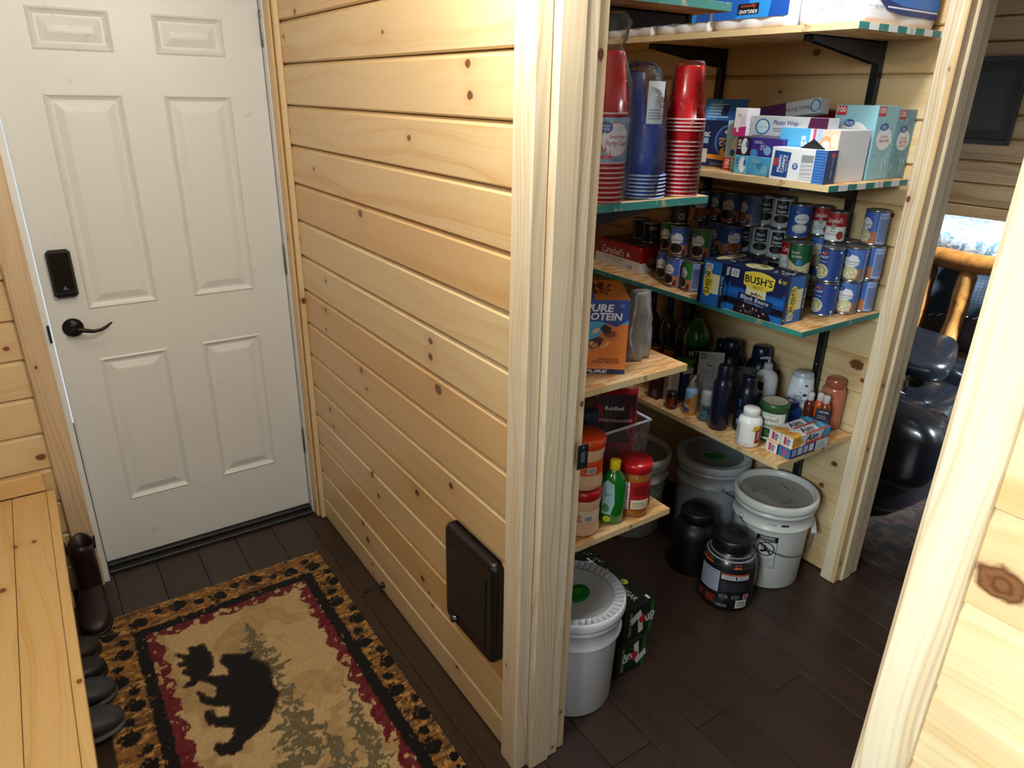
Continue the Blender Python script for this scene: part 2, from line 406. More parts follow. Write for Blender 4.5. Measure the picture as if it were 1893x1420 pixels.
    def cyl_art(s, r, a0=-PI/2, cx=0, cy=0, step=.16, rfn=None):
        r0 = r
        def fn(u, v, off):
            a = a0+u/r0; rr = (rfn(v) if rfn else r0)+off*1.6+.0002
            return (cx+rr*math.cos(a), cy+rr*math.sin(a), v)
        return Art(s, fn, du=r0*step)
    def build(s, name, parent=None, loc=None, rz=0.0, kind=None):
        me = bpy.data.meshes.new(name); me.from_pydata(s.v, [], s.f); me.update()
        for m in s.mats: me.materials.append(m)
        me.polygons.foreach_set('material_index', s.m)
        if s.sm: me.polygons.foreach_set('use_smooth', [i in s.sm for i in range(len(s.f))])
        o = bpy.data.objects.new(name, me); C.objects.link(o)
        if parent: o.parent = parent
        if loc is not None: o.location = loc
        if rz: o.rotation_euler = (0, 0, rz)
        if kind: o['kind'] = kind
        return o

def thing(name, label, cat, loc=(0, 0, 0), rz=0.0, group=None):
    o = bpy.data.objects.new(name, None); C.objects.link(o); o.location = loc; o.rotation_euler = (0, 0, rz); o.empty_display_size = .05
    o['label'] = label; o['category'] = cat
    if group: o['group'] = group
    return o
def tag(o, label, cat, group=None):
    o['label'] = label; o['category'] = cat
    if group: o['group'] = group
    return o
kids = {}
def dup(root, loc, rz, label, group=None):
    r = root.copy(); C.objects.link(r); r.location = loc; r.rotation_euler = (0, 0, rz); r['label'] = label
    if group: r['group'] = group
    for ch in list(root.children):
        c = ch.copy(); C.objects.link(c); c.parent = r
        for g in list(ch.children):
            d = g.copy(); C.objects.link(d); d.parent = c
    return r
def struct(o): o['kind'] = 'structure'; return o

# a wooden board: local X along its length, local Y across, local Z out of the face
def board_mesh(L, W, T, mat, ch=.003, fm=None):
    mb = MB(); mb.box(0, -W/2, -T, L, W/2, 0, mat, c=min(ch, T*.45)); return mb
def place(o, origin, xd, yd):
    xd, yd = Vector(xd).normalized(), Vector(yd).normalized(); zd = xd.cross(yd)
    o.matrix_basis = Matrix(((xd.x, yd.x, zd.x, origin[0]), (xd.y, yd.y, zd.y, origin[1]), (xd.z, yd.z, zd.z, origin[2]), (0, 0, 0, 1))); return o
def board(name, L, W, T, mat, origin, xd, yd, parent=None, ch=.003, knots=None, cache={}):
    k = (round(L, 4), round(W, 4), round(T, 4), mat.name, ch)
    if k in cache:
        o = bpy.data.objects.new(name, cache[k]); C.objects.link(o)
        if parent: o.parent = parent
    else:
        o = board_mesh(L, W, T, mat, ch).build(name, parent); cache[k] = o.data
    place(o, origin, xd, yd)
    for i, kk in enumerate((knots or [])[:3]): o['knot%d' % (i+1)] = [float(q) for q in kk]
    return o
def rk(L, W, n=2, big=.007):
    return [(rnd.uniform(.05, max(.06, L-.05)), rnd.uniform(-W*.4, W*.4), rnd.uniform(.004, big)) for _ in range(n)]
PITCHB = .1339
_pk = {}
def plank(L, W, mat, origin, xd, parent, knots):
    """tongue and groove plank: broad bevel on its upper edge, small one below"""
    k = (round(L, 4), round(W, 4), mat.name)
    if k not in _pk:
        h = W/2; pf = [(-h, -.018), (-h, -.006), (-h+.0045, 0), (h-.0115, 0), (h, -.0125), (h, -.018)]
        mb = MB(); n = len(pf); mb.raw([(x, y, z) for x in (0, L) for y, z in pf], [tuple(range(n))[::-1], tuple(range(n, 2*n))]+[(i, (i+1) % n, n+(i+1) % n, n+i) for i in range(n)], mat)
        # keep every face pointing outward
        o = mb.build('plank', parent); bm = bmesh.new(); bm.from_mesh(o.data); bmesh.ops.recalc_face_normals(bm, faces=bm.faces); bm.to_mesh(o.data); bm.free(); _pk[k] = o.data
    else:
        o = bpy.data.objects.new('plank', _pk[k]); C.objects.link(o); o.parent = parent
    place(o, origin, xd, (0, 0, 1))
    for i, kk in enumerate((knots or [])[:3]): o['knot%d' % (i+1)] = [float(q) for q in kk]
    return o
def plank_wall(parent, z_off, zmax, origin_xy, xd, L, nrm, mat=PINE, knots_at=None, zmin=0.0, kn=1):
    """horizontal V-groove planks; joints at z_off + i*pitch; xd: run direction; nrm: out of the face (xd x up = nrm)"""
    xd = Vector(xd); i0 = int(math.floor((zmin-z_off)/PITCHB))
    z = z_off+i0*PITCHB
    while z < zmax-.01:
        a, b = max(z, zmin), min(z+PITCHB, zmax); W = b-a-.0030
        if W > .012:
            zc = (a+b)/2; ks = []
            for (s_, kz, kr) in (knots_at or []):
                if a < kz <= b and len(ks) < 3: ks.append((s_, kz-zc, kr))
            if len(ks) == 0 and kn: ks = rk(L, W, rnd.choice((0, 0, 1, 1)), .006)
            plank(L, W, mat, (origin_xy[0], origin_xy[1], zc), xd, parent, ks)
        z += PITCHB
# ================================================================== the setting
CEIL = 2.42
def sbox(name, x0, y0, z0, x1, y1, z1, mat):
    mb = MB(); mb.box(x0, y0, z0, x1, y1, z1, mat); return struct(mb.build(name))
PLASTER = M('#b99a6c', .6); DRK = M('#2a1d16', .6)
floor = sbox('floor', -2.3, -4.8, -.06, 5.0, 1.6, -.012, DRK)
# dark floor planks, run along y
fw = .152; xi = -1.2; k = 0
while xi < 2.35:
    yy = .05-(k*.37 % 1.2)+.0
    y0 = 0.1
    cuts = [0.0]; q = -(.35+(k*.47) % .9)
    while q > -3.2: cuts.append(q); q -= 1.22
    cuts.append(-3.3)
    for a, b in zip(cuts[:-1], cuts[1:]):
        L = (a-b)-.0012
        if L > .05: board('floor_plank', L, fw-.0014, .012, FLOORM, (xi+fw/2, a, 0), (0, -1, 0), (1, 0, 0), floor, ch=.0012)
    xi += fw; k += 1
ceiling = sbox('ceiling', -2.3, -4.8, CEIL, 1.75, .1, CEIL+.08, M('#d9d6cc', .7))
living_ceiling = sbox('ceiling', 1.75, -4.8, CEIL-.02, 5.0, 1.6, CEIL+.08, M('#8f7a5e', .6))
for i in range(10):
    board('ceiling_plank', 3.1, .17, .015, DARKPINE, (1.78, -2.2+i*.175+.17/2, CEIL-.021), (1, 0, 0), (0, -1, 0), living_ceiling, ch=.006)

# wall around the entry door (face y=-0.09), with the door opening
XL, XR = -.7555, .0575
wb = MB()
wb.box(-2.3, -.07, 0, XL-.012, .1, CEIL, PLASTER); wb.box(XR+.012, -.07, 0, .1, .1, CEIL, PLASTER); wb.box(XL-.012, -.07, 2.085, XR+.012, .1, CEIL, PLASTER)
wall_back = struct(wb.build('wall_back'))
plank_wall(wall_back, .1205, CEIL, (-2.1, -.09), (1, 0, 0), 2.1-.846, None, knots_at=[(2.1-.873, .572, .010), (2.1-.89, .972, .006), (2.1-.93, 1.3, .006)])
plank_wall(wall_back, .1205, CEIL, (-.846, -.09), (1, 0, 0), .935, None, zmin=2.16)
# wall behind the pantry shelves' far end
wp = MB(); wp.box(.2, -.005, 0, 1.75, .1, CEIL, PLASTER); wall_pantry = struct(wp.build('wall_pantry_end'))
plank_wall(wall_pantry, .108, CEIL, (.21, -.025), (1, 0, 0), 1.41, None)
# partition
KN = [(-1.358, 1.824, 0.0075), (-1.367, 1.761, 0.008), (-1.065, 1.658, 0.0066), (-0.934, 1.906, 0.0044), (-0.33, 1.517, 0.0055), (-0.715, 1.42, 0.0099), (-0.1, 1.241, 0.0088), (-0.276, 1.999, 0.0077), (-0.138, 1.932, 0.0066), (-0.106, 1.628, 0.0055), (-0.356, 1.131, 0.0055), (-0.33, 1.016, 0.0083), (-0.319, 0.939, 0.0055), (-1.154, 1.138, 0.0077), (-1.152, 1.092, 0.0083), (-1.192, 1.009, 0.0121), (-1.233, 0.966, 0.0077), (-0.638, 0.882, 0.0088), (-0.678, 0.826, 0.006), (-0.287, 0.598, 0.0072), (-0.311, 0.532, 0.0066), (-0.677, 0.491, 0.0093), (-0.725, 0.428, 0.0066), (-1.037, 0.6, 0.0093), (-1.071, 0.531, 0.0066), (-1.255, 0.735, 0.0077), (-0.553, 0.215, 0.0088), (-0.592, 0.163, 0.0099), (-0.619, 0.067, 0.0055), (-0.629, 0.027, 0.0049), (-1.054, 0.283, 0.0088), (-1.098, 0.252, 0.0055), (-1.118, 0.216, 0.0055), (-1.104, 0.161, 0.0132), (-1.278, 0.087, 0.006), (-1.263, 0.037, 0.0083)]
core = MB(); core.box(.1126, -1.60, 0, .192, .1, CEIL, PLASTER); wall_partition = struct(core.build('wall_partition'))
plank_wall(wall_partition, 0.108, CEIL, (.0946, -.085), (0, -1, 0), 1.50, None, knots_at=[(-.085-y, z, r) for y, z, r in KN])
plank_wall(wall_partition, 0.108, CEIL, (.21, -1.60), (0, 1, 0), 1.575, None)
# pantry long wall and its continuation past the living room doorway
XW = 1.64
core = MB(); core.box(XW+.018, -1.62, 0, 1.74, .1, CEIL, PLASTER); wall_right = struct(core.build('wall_right'))
plank_wall(wall_right, 0.108, CEIL, (XW, -.005), (0, -1, 0), 1.60, None,
           knots_at=[(1.129, 1.921, .010), (1.508, .882, .017), (1.542, .831, .007), (1.505, .472, .009), (1.473, .361, .008), (1.48, 1.211, .009), (1.2, .75, .008)])
sbox('wall_right_header', XW, -2.55, 2.12, 1.74, -1.62, CEIL, PLASTER)
sbox('wall_right_near', XW, -4.8, 0, 1.74, -2.55, CEIL, PLASTER)
# near wall, the far jamb of the pantry doorway
core = MB(); core.box(.1226, -4.8, 0, .20, -2.47, CEIL, PLASTER); wall_near = struct(core.build('wall_near'))
plank_wall(wall_near, 1.062-PITCHB*8, CEIL, (.105, -2.50), (0, -1, 0), 2.2, None, knots_at=[(.050, 1.247, .019), (.30, 1.10, .008), (.2, 1.37, .006)])
sbox('wall_partition_header', .1126, -2.47, 2.12, .192, -1.60, CEIL, PLASTER)
sbox('wall_left', -2.4, -4.8, 0, -2.3, .1, CEIL, PLASTER)
# wall behind the viewer with assumed window openings for daylight
fr = MB(); fr.box(-2.3, -4.9, 0, 5.0, -4.8, .7, PLASTER); fr.box(-2.3, -4.9, 2.3, 5.0, -4.8, CEIL, PLASTER)
fr.box(-2.3, -4.9, .7, -1.9, -4.8, 2.3, PLASTER); fr.box(-.1, -4.9, .7, 2.4, -4.8, 2.3, PLASTER); fr.box(4.2, -4.9, .7, 5.0, -4.8, 2.3, PLASTER)
struct(fr.build('wall_front'))
# living room shell
lw = MB(); lw.box(4.20, -3.2, 0, 4.3, 1.6, CEIL, PLASTER); wall_living = struct(lw.build('wall_living'))
plank_wall(wall_living, .108, CEIL, (4.18, .6), (0, -1, 0), 2.6, None, mat=DARKPINE)
sbox('wall_living_side', 1.74, 1.5, 0, 4.3, 1.6, CEIL, PLASTER)

# ---- trims
def vboard(name, z0, z1, W, T, origin_xy, yd, mat=PINE_TRIM, knots=None, parent=None, ch=.004):
    o = board(name, z1-z0, W, T, mat, (origin_xy[0], origin_xy[1], z0), (0, 0, 1), yd, parent, ch, knots)
    if parent is None: struct(o)
    return o
# door casing, jambs
vboard('trim_1', 0, 2.15, .070, .019, (-.813, -.109), (-1, 0, 0), knots=[(.9, .01, .004)])
vboard('trim_2', 0, 2.15, .020, .026, (.0865, -.109), (-1, 0, 0), knots=[(1.0, .0, .008)], mat=PINE)
JW = M('#e4e4e0', .4)
jm = MB(); jm.box(-.778, -.088, 0, XL-.004, .05, 2.1, JW); jm.box(XR+.003, -.035, 0, .075, .05, 2.1, JW); jm.box(XL-.004, -.09, 2.075, XR+.004, .05, 2.1, JW)
struct(jm.build('trim_3'))
vboard('trim_4', 0, 2.1, .052, .012, (.064, -.062), (0, 1, 0), mat=PINE, knots=[(1.24, .0, .006), (.38, .0, .006)])
board('trim_5', 1.0, .07, .019, PINE_TRIM, (-.85, -.109, 2.185), (1, 0, 0), (0, 0, 1)); struct(bpy.data.objects['trim_5'])
# pantry doorway, partition side: casing on the entry face, jamb, stop and inner casing
vboard('trim_6', 0, 2.14, .062, .018, (.0756, -1.589), (0, 1, 0), mat=PINE_TRIM, knots=[(.35, .01, .003)])
vboard('trim_7', 0, 2.12, .042, .020, (.0955, -1.6305), (-1, 0, 0), mat=PINE_TRIM)
vboard('trim_8', 0, 2.12, .064, .030, (.1490, -1.648), (-1, 0, 0), mat=PINE_TRIM)
vboard('trim_9', 0, 2.12, .036, .022, (.1990, -1.642), (-1, 0, 0), mat=PINE_TRIM, knots=[(.03, .0, .004)])
vboard('trim_10', 0, 2.12, .030, .040, (.2325, -1.634), (-1, 0, 0), mat=PINE_TRIM, knots=[(.14, .004, .004), (1.1, -.004, .005), (1.84, .004, .007)])
jb = MB(); jb.box(.0760, -1.62, 0, .2470, -1.600, 2.12, PLASTER); struct(jb.build('trim_11'))
# pantry doorway, near side
vboard('trim_12', 0, 2.14, .066, .022, (.083, -2.488), (0, 1, 0), mat=PINE_TRIM, ch=.007)
# far post beside the living room doorway
vboard('trim_13', 0, 2.20, .060, .018, (1.600, -1.600), (0, 1, 0), mat=PINE_TRIM, knots=[(1.86, -.02, .007), (1.48, .018, .006)])
vboard('trim_14', 0, 2.20, .045, .018, (1.6225, -1.631), (-1, 0, 0), mat=PINE, knots=[(.844, .0, .006), (.592, .0, .006), (.09, .0, .006)])
vboard('trim_15', 0, 2.20, .060, .030, (1.673, -1.640), (-1, 0, 0), mat=PINE_TRIM)
vboard('trim_16', 0, 2.20, .055, .022, (1.7300, -1.634), (-1, 0, 0), mat=PINE_TRIM)
jb = MB(); jb.box(1.618, -1.618, 0, 1.765, -1.602, 2.2, PLASTER); struct(jb.build('trim_17'))
# strike plates
def strike(label, x0, x1, y, z):
    t = thing('strike_plate', label, 'strike plate', ((x0+x1)/2, y, z)); w_ = (x1-x0)/2
    mb = MB(); mb.box(-w_, -.0025, -.032, w_, 0, .032, BLACKM, c=.0008); mb.build('plate', t)
    mb = MB(); mb.box(-w_*.35, -.0034, -.014, w_*.35, -.0026, .014, M('#8a8f93', .4, metal=.8)); mb.build('latch_hole', t)
    mb = MB(); mb.lathe([(0, .0), (.003, 0), (.003, .001), (0, .001)], M('#7a8288', .35, metal=.8), n=10); s = mb.build('screw', t, (0, -.0027, .024)); s.rotation_euler = (PI/2, 0, 0)
    return t
strike('black strike plate set in the pine jamb of the pantry doorway', .206, .238, -1.664, .978)
strike('black strike plate on the far pine jamb beside the leather recliner', 1.715, 1.742, -1.657, .84)

# ---- threshold
th = thing('door_sill', 'black rubber and metal threshold under the white entry door', 'threshold', (0, 0, 0))
mb = MB(); mb.box(XL, -.052, 0, XR, .04, .014, M('#1a1a1b', .5), c=.003); mb.build('base', th)
mb = MB(); mb.box(XL, -.022, .0145, XR, .04, .0285, M('#0e0e0f', .55), c=.004); mb.build('rubber_sweep', th)

# ---- entry door
door = struct(bpy.data.objects.new('door_1', None)); C.objects.link(door)
ZB, ZT = .031, 2.07
pa = [XL+.1209, XL+.3445, XL+.4668, XL+.6867]; pz = [.2733, .8614, 1.0431, 1.7419, 1.8637, 1.985]
def panel_mesh(x0, z0, x1, z1):
    """raised panel: outer bead, sunk moulding, raised field, front at y=0"""
    mb = MB(); R_ = [(0, .0), (.006, -.004), (.012, .002), (.020, .007), (.026, .007), (.050, -.001), (.056, -.0015)]
    ring = []
    for ins, dep in R_:
        ring.append([(x0+ins, dep, z0+ins), (x1-ins, dep, z0+ins), (x1-ins, dep, z1-ins), (x0+ins, dep, z1-ins)])
    vs = [p for r in ring for p in r]; fs = []
    for q in range(len(R_)-1):
        for k in range(4):
            j = (k+1) % 4; fs.append((q*4+k, q*4+j, (q+1)*4+j, (q+1)*4+k))
    q = len(R_)-1; fs.append((q*4, q*4+1, q*4+2, q*4+3)); mb.raw(vs, fs, DOORM); return mb
leaf = MB(); xs = [XL, pa[0], pa[1], pa[2], pa[3], XR]; zs = [ZB]+pz+[ZT]
for i in range(5):
    for j in range(7):
        if i in (1, 3) and j in (1, 3, 5): continue
        leaf.raw([(xs[i], 0, zs[j]), (xs[i+1], 0, zs[j]), (xs[i+1], 0, zs[j+1]), (xs[i], 0, zs[j+1])], [(0, 1, 2, 3)], DOORM)
leaf.raw([(XL, 0, ZB), (XR, 0, ZB), (XR, .044, ZB), (XL, .044, ZB), (XL, 0, ZT), (XR, 0, ZT), (XR, .044, ZT), (XL, .044, ZT)],
         [(0, 3, 2, 1), (4, 5, 6, 7), (0, 4, 7, 3), (1, 2, 6, 5), (3, 7, 6, 2)], DOORM)
leaf.build('leaf', door)
for i in (0, 2):
    for j in (0, 2, 4): panel_mesh(pa[i], pz[j], pa[i+1], pz[j+1]).build('panel', door)
HM = M('#7d7a74', .35, metal=.8)
for z in (.295, 1.092, 1.905):
    mb = MB(); mb.box(-.0035, -.009, 0, .003, .002, .112, HM, c=.001); h = mb.build('hinge', door, (XR+.002, -.002, z))
    mb = MB(); mb.lathe([(0, -.004), (.0035, -.003), (.005, 0), (.005, .112), (.0035, .115), (0, .116)], HM, n=12); mb.build('knuckle', h, (.001, -.010, 0))
    mb = MB()
    for k in range(4): mb.lathe([(.0053, .019+k*.024), (.0053, .0205+k*.024)], M('#35322f', .5), n=12)
    mb.build('knuckle_gap', h, (.001, -.010, 0))
# keypad deadbolt
kb = MB(); R = .012; seq = []
kb.box(-.036, -.026, -.082, .036, 0, .082, M('#141517', .35, coat=.3), c=.010)
kp = kb.build('deadbolt_housing', door, (-.689, 0, 1.178)); kp['label'] = 'black keypad deadbolt housing'
mb = MB(); mb.box(-.029, -.0285, -.074, .029, -.0262, .074, M('#0b0c0d', .12, coat=.5), c=.001)
a = mb.plane_art((0, -.0285, 0), (1, 0, 0), (0, 0, 1), (0, -1, 0)); g_ = P('#6d7276')
a.poly([(-.009, -.050), (-.003, -.046), (.0, -.038), (.002, -.038), (.003, -.046), (.012, -.051), (.003, -.050), (-.002, -.050)], g_)
mb.build('touch_screen', kp)
BR = M('#1b1614', .32, metal=.6, vary=.15)
mb = MB(); mb.lathe([(0, .018), (.012, .018), (.020, .014), (.031, .009), (.033, .004), (.033, 0), (0, 0)], BR, n=32)
ro = mb.build('lever_rose', door, (-.692, 0, .987)); ro.rotation_euler = (PI/2, 0, 0); ro['label'] = 'dark bronze round rose and wave lever handle'
mb = MB(); mb.lathe([(0, .055), (.009, .053), (.010, .045), (.009, .012), (0, .012)], BR, n=16); mb.build('spindle', ro)
mb = MB(); pts = [(-.004, .0, .047), (.015, .002, .049), (.035, -.004, .050), (.058, -.010, .049), (.080, -.008, .047), (.098, .000, .045), (.112, .009, .043), (.118, .012, .042)]
mb.tube(pts, [.0085, .0085, .0075, .0065, .0058, .005, .004, .002], BR, n=10); mb.build('lever', ro)
mb = MB(); mb.box(-.003, -.012, -.03, .004, .0, .03, BLACKM, c=.001); mb.build('latch_plate', door, (XL-.009, -.084, 1.0))
# door stop on the partition
t = thing('door_stop', 'small black rod door stop at the foot of the pine partition', 'door stop', (.0946, -.722, .036)); t.rotation_euler = (0, -PI/2, 0)
mb = MB(); mb.lathe([(0, 0), (.013, 0), (.010, .008), (.006, .018), (0, .020)], BLACK, n=16); mb.build('base', t)
mb = MB(); mb.lathe([(.0042, .015), (.0042, .066)], BLACK, n=10); mb.build('rod', t)
mb = MB(); mb.lathe([(0, .064), (.007, .065), (.007, .078), (.005, .082), (0, .083)], M('#0c0c0c', .7), n=12); mb.build('rubber_tip', t)
# wall heater
t = thing('wall_heater', 'black metal wall heater with louvres on the pine partition', 'heater', (.0946, -1.402, .475))
mb = MB(); w2, h2 = .130, .165
def rr(w, h, r, n=5):
    o = []
    for cx, cy, a0 in ((w-r, h-r, 0), (-w+r, h-r, 90), (-w+r, -h+r, 180), (w-r, -h+r, 270)):
        for i in range(n+1):
            a = math.radians(a0+90*i/n); o.append((cx+r*math.cos(a), cy+r*math.sin(a)))
    return o
def hring(w, h, r, d): return [(-d, -p[0], p[1]) for p in rr(w, h, r)]
HB = M('#0d0e10', .33, vary=.1)
mb.loft([hring(w2, h2, .022, 0), hring(w2, h2, .022, .022), hring(w2-.004, h2-.004, .020, .031), hring(w2-.012, h2-.012, .016, .035)], HB)
hh = mb.build('housing', t)
mb = MB(); mb.box(-.0358, -.098, -.118, -.0352, .098, .105, M('#050506', .7)); mb.build('grille_opening', t)
for i in range(17):
    mb = MB(); mb.raw([(-.036, -.097, 0), (-.036, .097, 0), (-.0395, .097, .0055), (-.0395, -.097, .0055), (-.036, -.097, .0095), (-.036, .097, .0095)],
                      [(0, 3, 2, 1), (3, 4, 5, 2)], HB); s = mb.build('louvre', t, (0, 0, -.112+i*.0128))
mb = MB(); mb.lathe([(0, .014), (.009, .013), (.010, .008), (.013, .002), (.013, 0), (0, 0)], M('#1c1e20', .15, coat=.6), n=20)
s = mb.build('thermostat_knob', t, (-.0352, .070, -.138)); s.rotation_euler = (0, -PI/2, 0)

# ---- bench
t = thing('bench', 'light pine slatted bench top along the entry side', 'bench', (-.857, -.112, 0))
ks = {0: [(1.05, 0, .0)], }
board('nosing', 1.95, .026, .032, BENCH, (-.8635+.85, 0, .45), (0, -1, 0), (1, 0, 0), t, .002, [(1.04, .004, .0055)])
for i, (x0, W, kk) in enumerate(((-.9265, .098, [(.33, -.048, .007), (.326, .003, .0055)]), (-1.026, .098, [(.32, .052, .005), (.55, .02, .008)]), (-1.1255, .098, [(.9, 0, .006)]), (-1.225, .098, None))):
    board('seat_board', 1.95, W, .022, BENCH, (x0+.85, 0, .45), (0, -1, 0), (1, 0, 0), t, .0015, kk)
board('back_cleat', .42, .068, .018, BENCH, (-1.295+.85, -.001, .4865), (1, 0, 0), (0, 0, 1), t, .003, [(.1, 0, .004)])
for y in (.05, 1.12):
    board('leg', .427, .07, .03, BENCH, (-.905+.85, -y, 0), (0, 0, 1), (0, 1, 0), t, .003)
    board('leg', .427, .07, .03, BENCH, (-1.24+.85, -y, 0), (0, 0, 1), (0, 1, 0), t, .003)
board('lower_rail', .85, .06, .02, BENCH, (-.870+.85, -1.10, .10), (0, -1, 0), (0, 0, 1), t, .003)
# ================================================================== rug (pattern woven into the pile: vertex colour)
def vnoise(X, Y, s, seed):
    r = np.random.RandomState(seed); g = r.rand(96, 96); x = X*s; y = Y*s
    xi = np.floor(x).astype(int); yi = np.floor(y).astype(int); fx = x-xi; fy = y-yi; fx = fx*fx*(3-2*fx); fy = fy*fy*(3-2*fy)
    a = g[xi % 96, yi % 96]; b = g[(xi+1) % 96, yi % 96]; c = g[xi % 96, (yi+1) % 96]; d = g[(xi+1) % 96, (yi+1) % 96]
    return (a*(1-fx)+b*fx)*(1-fy)+(c*(1-fx)+d*fx)*fy
def fbm(X, Y, s, seed, o=3):
    t = 0; a = 1; n = 0
    for i in range(o): t = t+a*vnoise(X+i*3.1, Y+i*1.7, s*2**i, seed+i); n += a; a *= .55
    return t/n
def inpoly(X, Y, pts):
    ins = np.zeros(X.shape, bool); n = len(pts)
    for i in range(n):
        x1, y1 = pts[i]; x2, y2 = pts[(i+1) % n]
        if y1 == y2: continue
        c = ((y1 > Y) != (y2 > Y)) & (X < (x2-x1)*(Y-y1)/(y2-y1)+x1); ins ^= c
    return ins
RX0, RX1, RY0, RY1 = -.850, -.022, -1.78, -.335
def rug():
    d = .0036; nx = int((RX1-RX0)/d); ny = int((RY1-RY0)/d)
    gx = np.linspace(RX0, RX1, nx+1); gy = np.linspace(RY0, RY1, ny+1); X, Y = np.meshgrid(gx, gy, indexing='ij')
    wx = X+.012*(fbm(X, Y, 55, 3)-.5)+.006*(vnoise(X, Y, 190, 9)-.5); wy = Y+.012*(fbm(X, Y, 55, 13)-.5)
    def c(h): return np.array(lin(h)[:3])
    col = np.zeros(X.shape+(3,)); col[:] = c('#a0845a')
    big = fbm(X, Y, 7, 31); col += (fbm(X, Y, 40, 21)[..., None]-.5)*c('#80653f')*.8
    col[(big > .5)] = col[(big > .5)]*.35+c('#b69c72')*.65
    # feathery tree silhouettes running up the field, to the right of the animal
    fx = X+.05*(fbm(X, Y, 26, 77)-.5); fy = Y+.05*(fbm(X, Y, 26, 78)-.5)
    def zig(cx, y0, y1, wmax):
        t = (fy-y0)/(y1-y0); saw = np.abs(((t*7) % 1)-.2); wdt = wmax*(1-t)*(.35+.8*saw)
        return (t > 0) & (t < 1) & (np.abs(fx-cx+(.5-t)*.04) < wdt)
    tree = zig(-.385, -1.30, -.86, .13) & (fx > -.47) | zig(-.33, -1.75, -1.16, .17) | zig(-.40, -.92, -.60, .12) | zig(-.22, -1.45, -1.05, .07)
    tn = tree & (fbm(X, Y, 90, 41, 2) > .33); col[tn] = c('#665c44')*.95+(fbm(X, Y, 100, 42)[tn][:, None]-.5)*.06
    # maroon scallops inside the dark frame
    IX0, IX1, IY0, IY1 = -.700, -.135, -1.62, -.495
    dx = np.minimum(wx-IX0, IX1-wx); dy = np.minimum(wy-IY0, IY1-wy); dd = np.minimum(dx, dy)
    s_ = np.where(dx < dy, wy, wx); sc_ = .030+.022*np.abs(np.sin(s_*34))
    mar = (dd > 0) & (dd < sc_) & (fbm(X, Y, 45, 51) > .36); col[mar] = c('#5e1a20')+(fbm(X, Y, 80, 52)[mar][:, None]-.5)*.04
    # border
    bo = dd <= 0; st = fbm(X*.5, Y*3, 26, 61); tone = c('#3d2716')[None, None]*(1-st[..., None])+c('#9a6c34')[None, None]*st[..., None]*1.1
    red = fbm(X, Y, 9, 62) > .6; tone[red] = tone[red]*.65+c('#4a2a24')*.3; col[bo] = tone[bo]
    hi = bo & (fbm(X, Y*2.4, 50, 63) > .6); col[hi] = c('#a88045')
    lo = bo & (fbm(X, Y*2.2, 60, 64) < .30); col[lo] = c('#2a1a10')
    frame = (dd <= .004) & (dd > -.034+.010*(fbm(X, Y, 70, 65)-.5)) & (fbm(X, Y, 70, 66) > .22); col[frame] = c('#0f0b0a')
    ed = np.minimum(np.minimum(X-RX0, RX1-X), np.minimum(Y-RY0, RY1-Y)); col[ed < .007] = c('#171009')
    # paw prints along the border
    def paw(px, py, ang, s=1.0):
        m = np.zeros(X.shape, bool); ca, sa = math.cos(ang), math.sin(ang)
        U = (wx-px)*ca+(wy-py)*sa; V = -(wx-px)*sa+(wy-py)*ca
        s *= 1.3; m |= (U/.021/s)**2+(V/.016/s)**2 < 1
        for k in (-1.5, -.5, .5, 1.5): m |= ((U-k*.0098*s)/.0048/s)**2+((V-.023*s+abs(k)*.003)/.0062/s)**2 < 1
        return m
    pw = np.zeros(X.shape, bool)
    for i in range(10):
        for sx, x in ((1, -.060), (-1, -.782)):
            pw |= paw(x+(.017 if i % 2 else -.017), -.44-i*.125, .9 if i % 2 else .5); pw |= paw(x-(.012 if i % 2 else -.02), -.50-i*.125, .7, .62)
    for i in range(5):
        pw |= paw(-.70+i*.135, -.405+(.014 if i % 2 else -.014), PI/2+.4); pw |= paw(-.635+i*.135, -.40+(-.012 if i % 2 else .012), PI/2, .6)
    col[pw & bo] = c('#0c0908')
    # dark animal silhouettes
    BP = RUGPOLY
    wob = .004
    XX = X+wob*(vnoise(X, Y, 120, 91)-.5)*2; YY = Y+wob*(vnoise(X, Y, 120, 92)-.5)*2
    an = np.zeros(X.shape, bool); halo = np.zeros(X.shape, bool)
    for pl in BP:
        an |= inpoly(XX, YY, pl)
        for ox, oy in ((.006, 0), (-.006, 0), (0, .006), (0, -.006), (.004, .004), (-.004, -.004)): halo |= inpoly(XX+ox, YY+oy, pl)
    col[halo] = c('#4a3220'); col[an] = c('#121010')
    col *= (.86+.28*np.random.RandomState(5).rand(*X.shape))[..., None]
    col = np.clip(col, 0, 1)
    Z = .0085+.0016*np.random.RandomState(8).rand(*X.shape)+.0008*fbm(X, Y, 30, 99); Z[halo & ~an] -= .0016
    Z[ed < .004] = .002
    vs = np.stack([X, Y, Z], -1).reshape(-1, 3); n1 = ny+1
    i, j = np.meshgrid(np.arange(nx), np.arange(ny), indexing='ij'); a = (i*n1+j).ravel()
    fs = np.stack([a, a+n1, a+n1+1, a+1], -1)
    me = bpy.data.meshes.new('rug_pile'); me.vertices.add(len(vs)); me.vertices.foreach_set('co', vs.ravel())
    me.loops.add(fs.size); me.loops.foreach_set('vertex_index', fs.ravel().astype(np.int32))
    me.polygons.add(len(fs)); me.polygons.foreach_set('loop_start', np.arange(0, fs.size, 4, dtype=np.int32)); me.update(calc_edges=True)
    at = me.color_attributes.new('weave', 'FLOAT_COLOR', 'POINT'); cc = np.ones((len(vs), 4)); cc[:, :3] = col.reshape(-1, 3); at.data.foreach_set('color', cc.ravel())
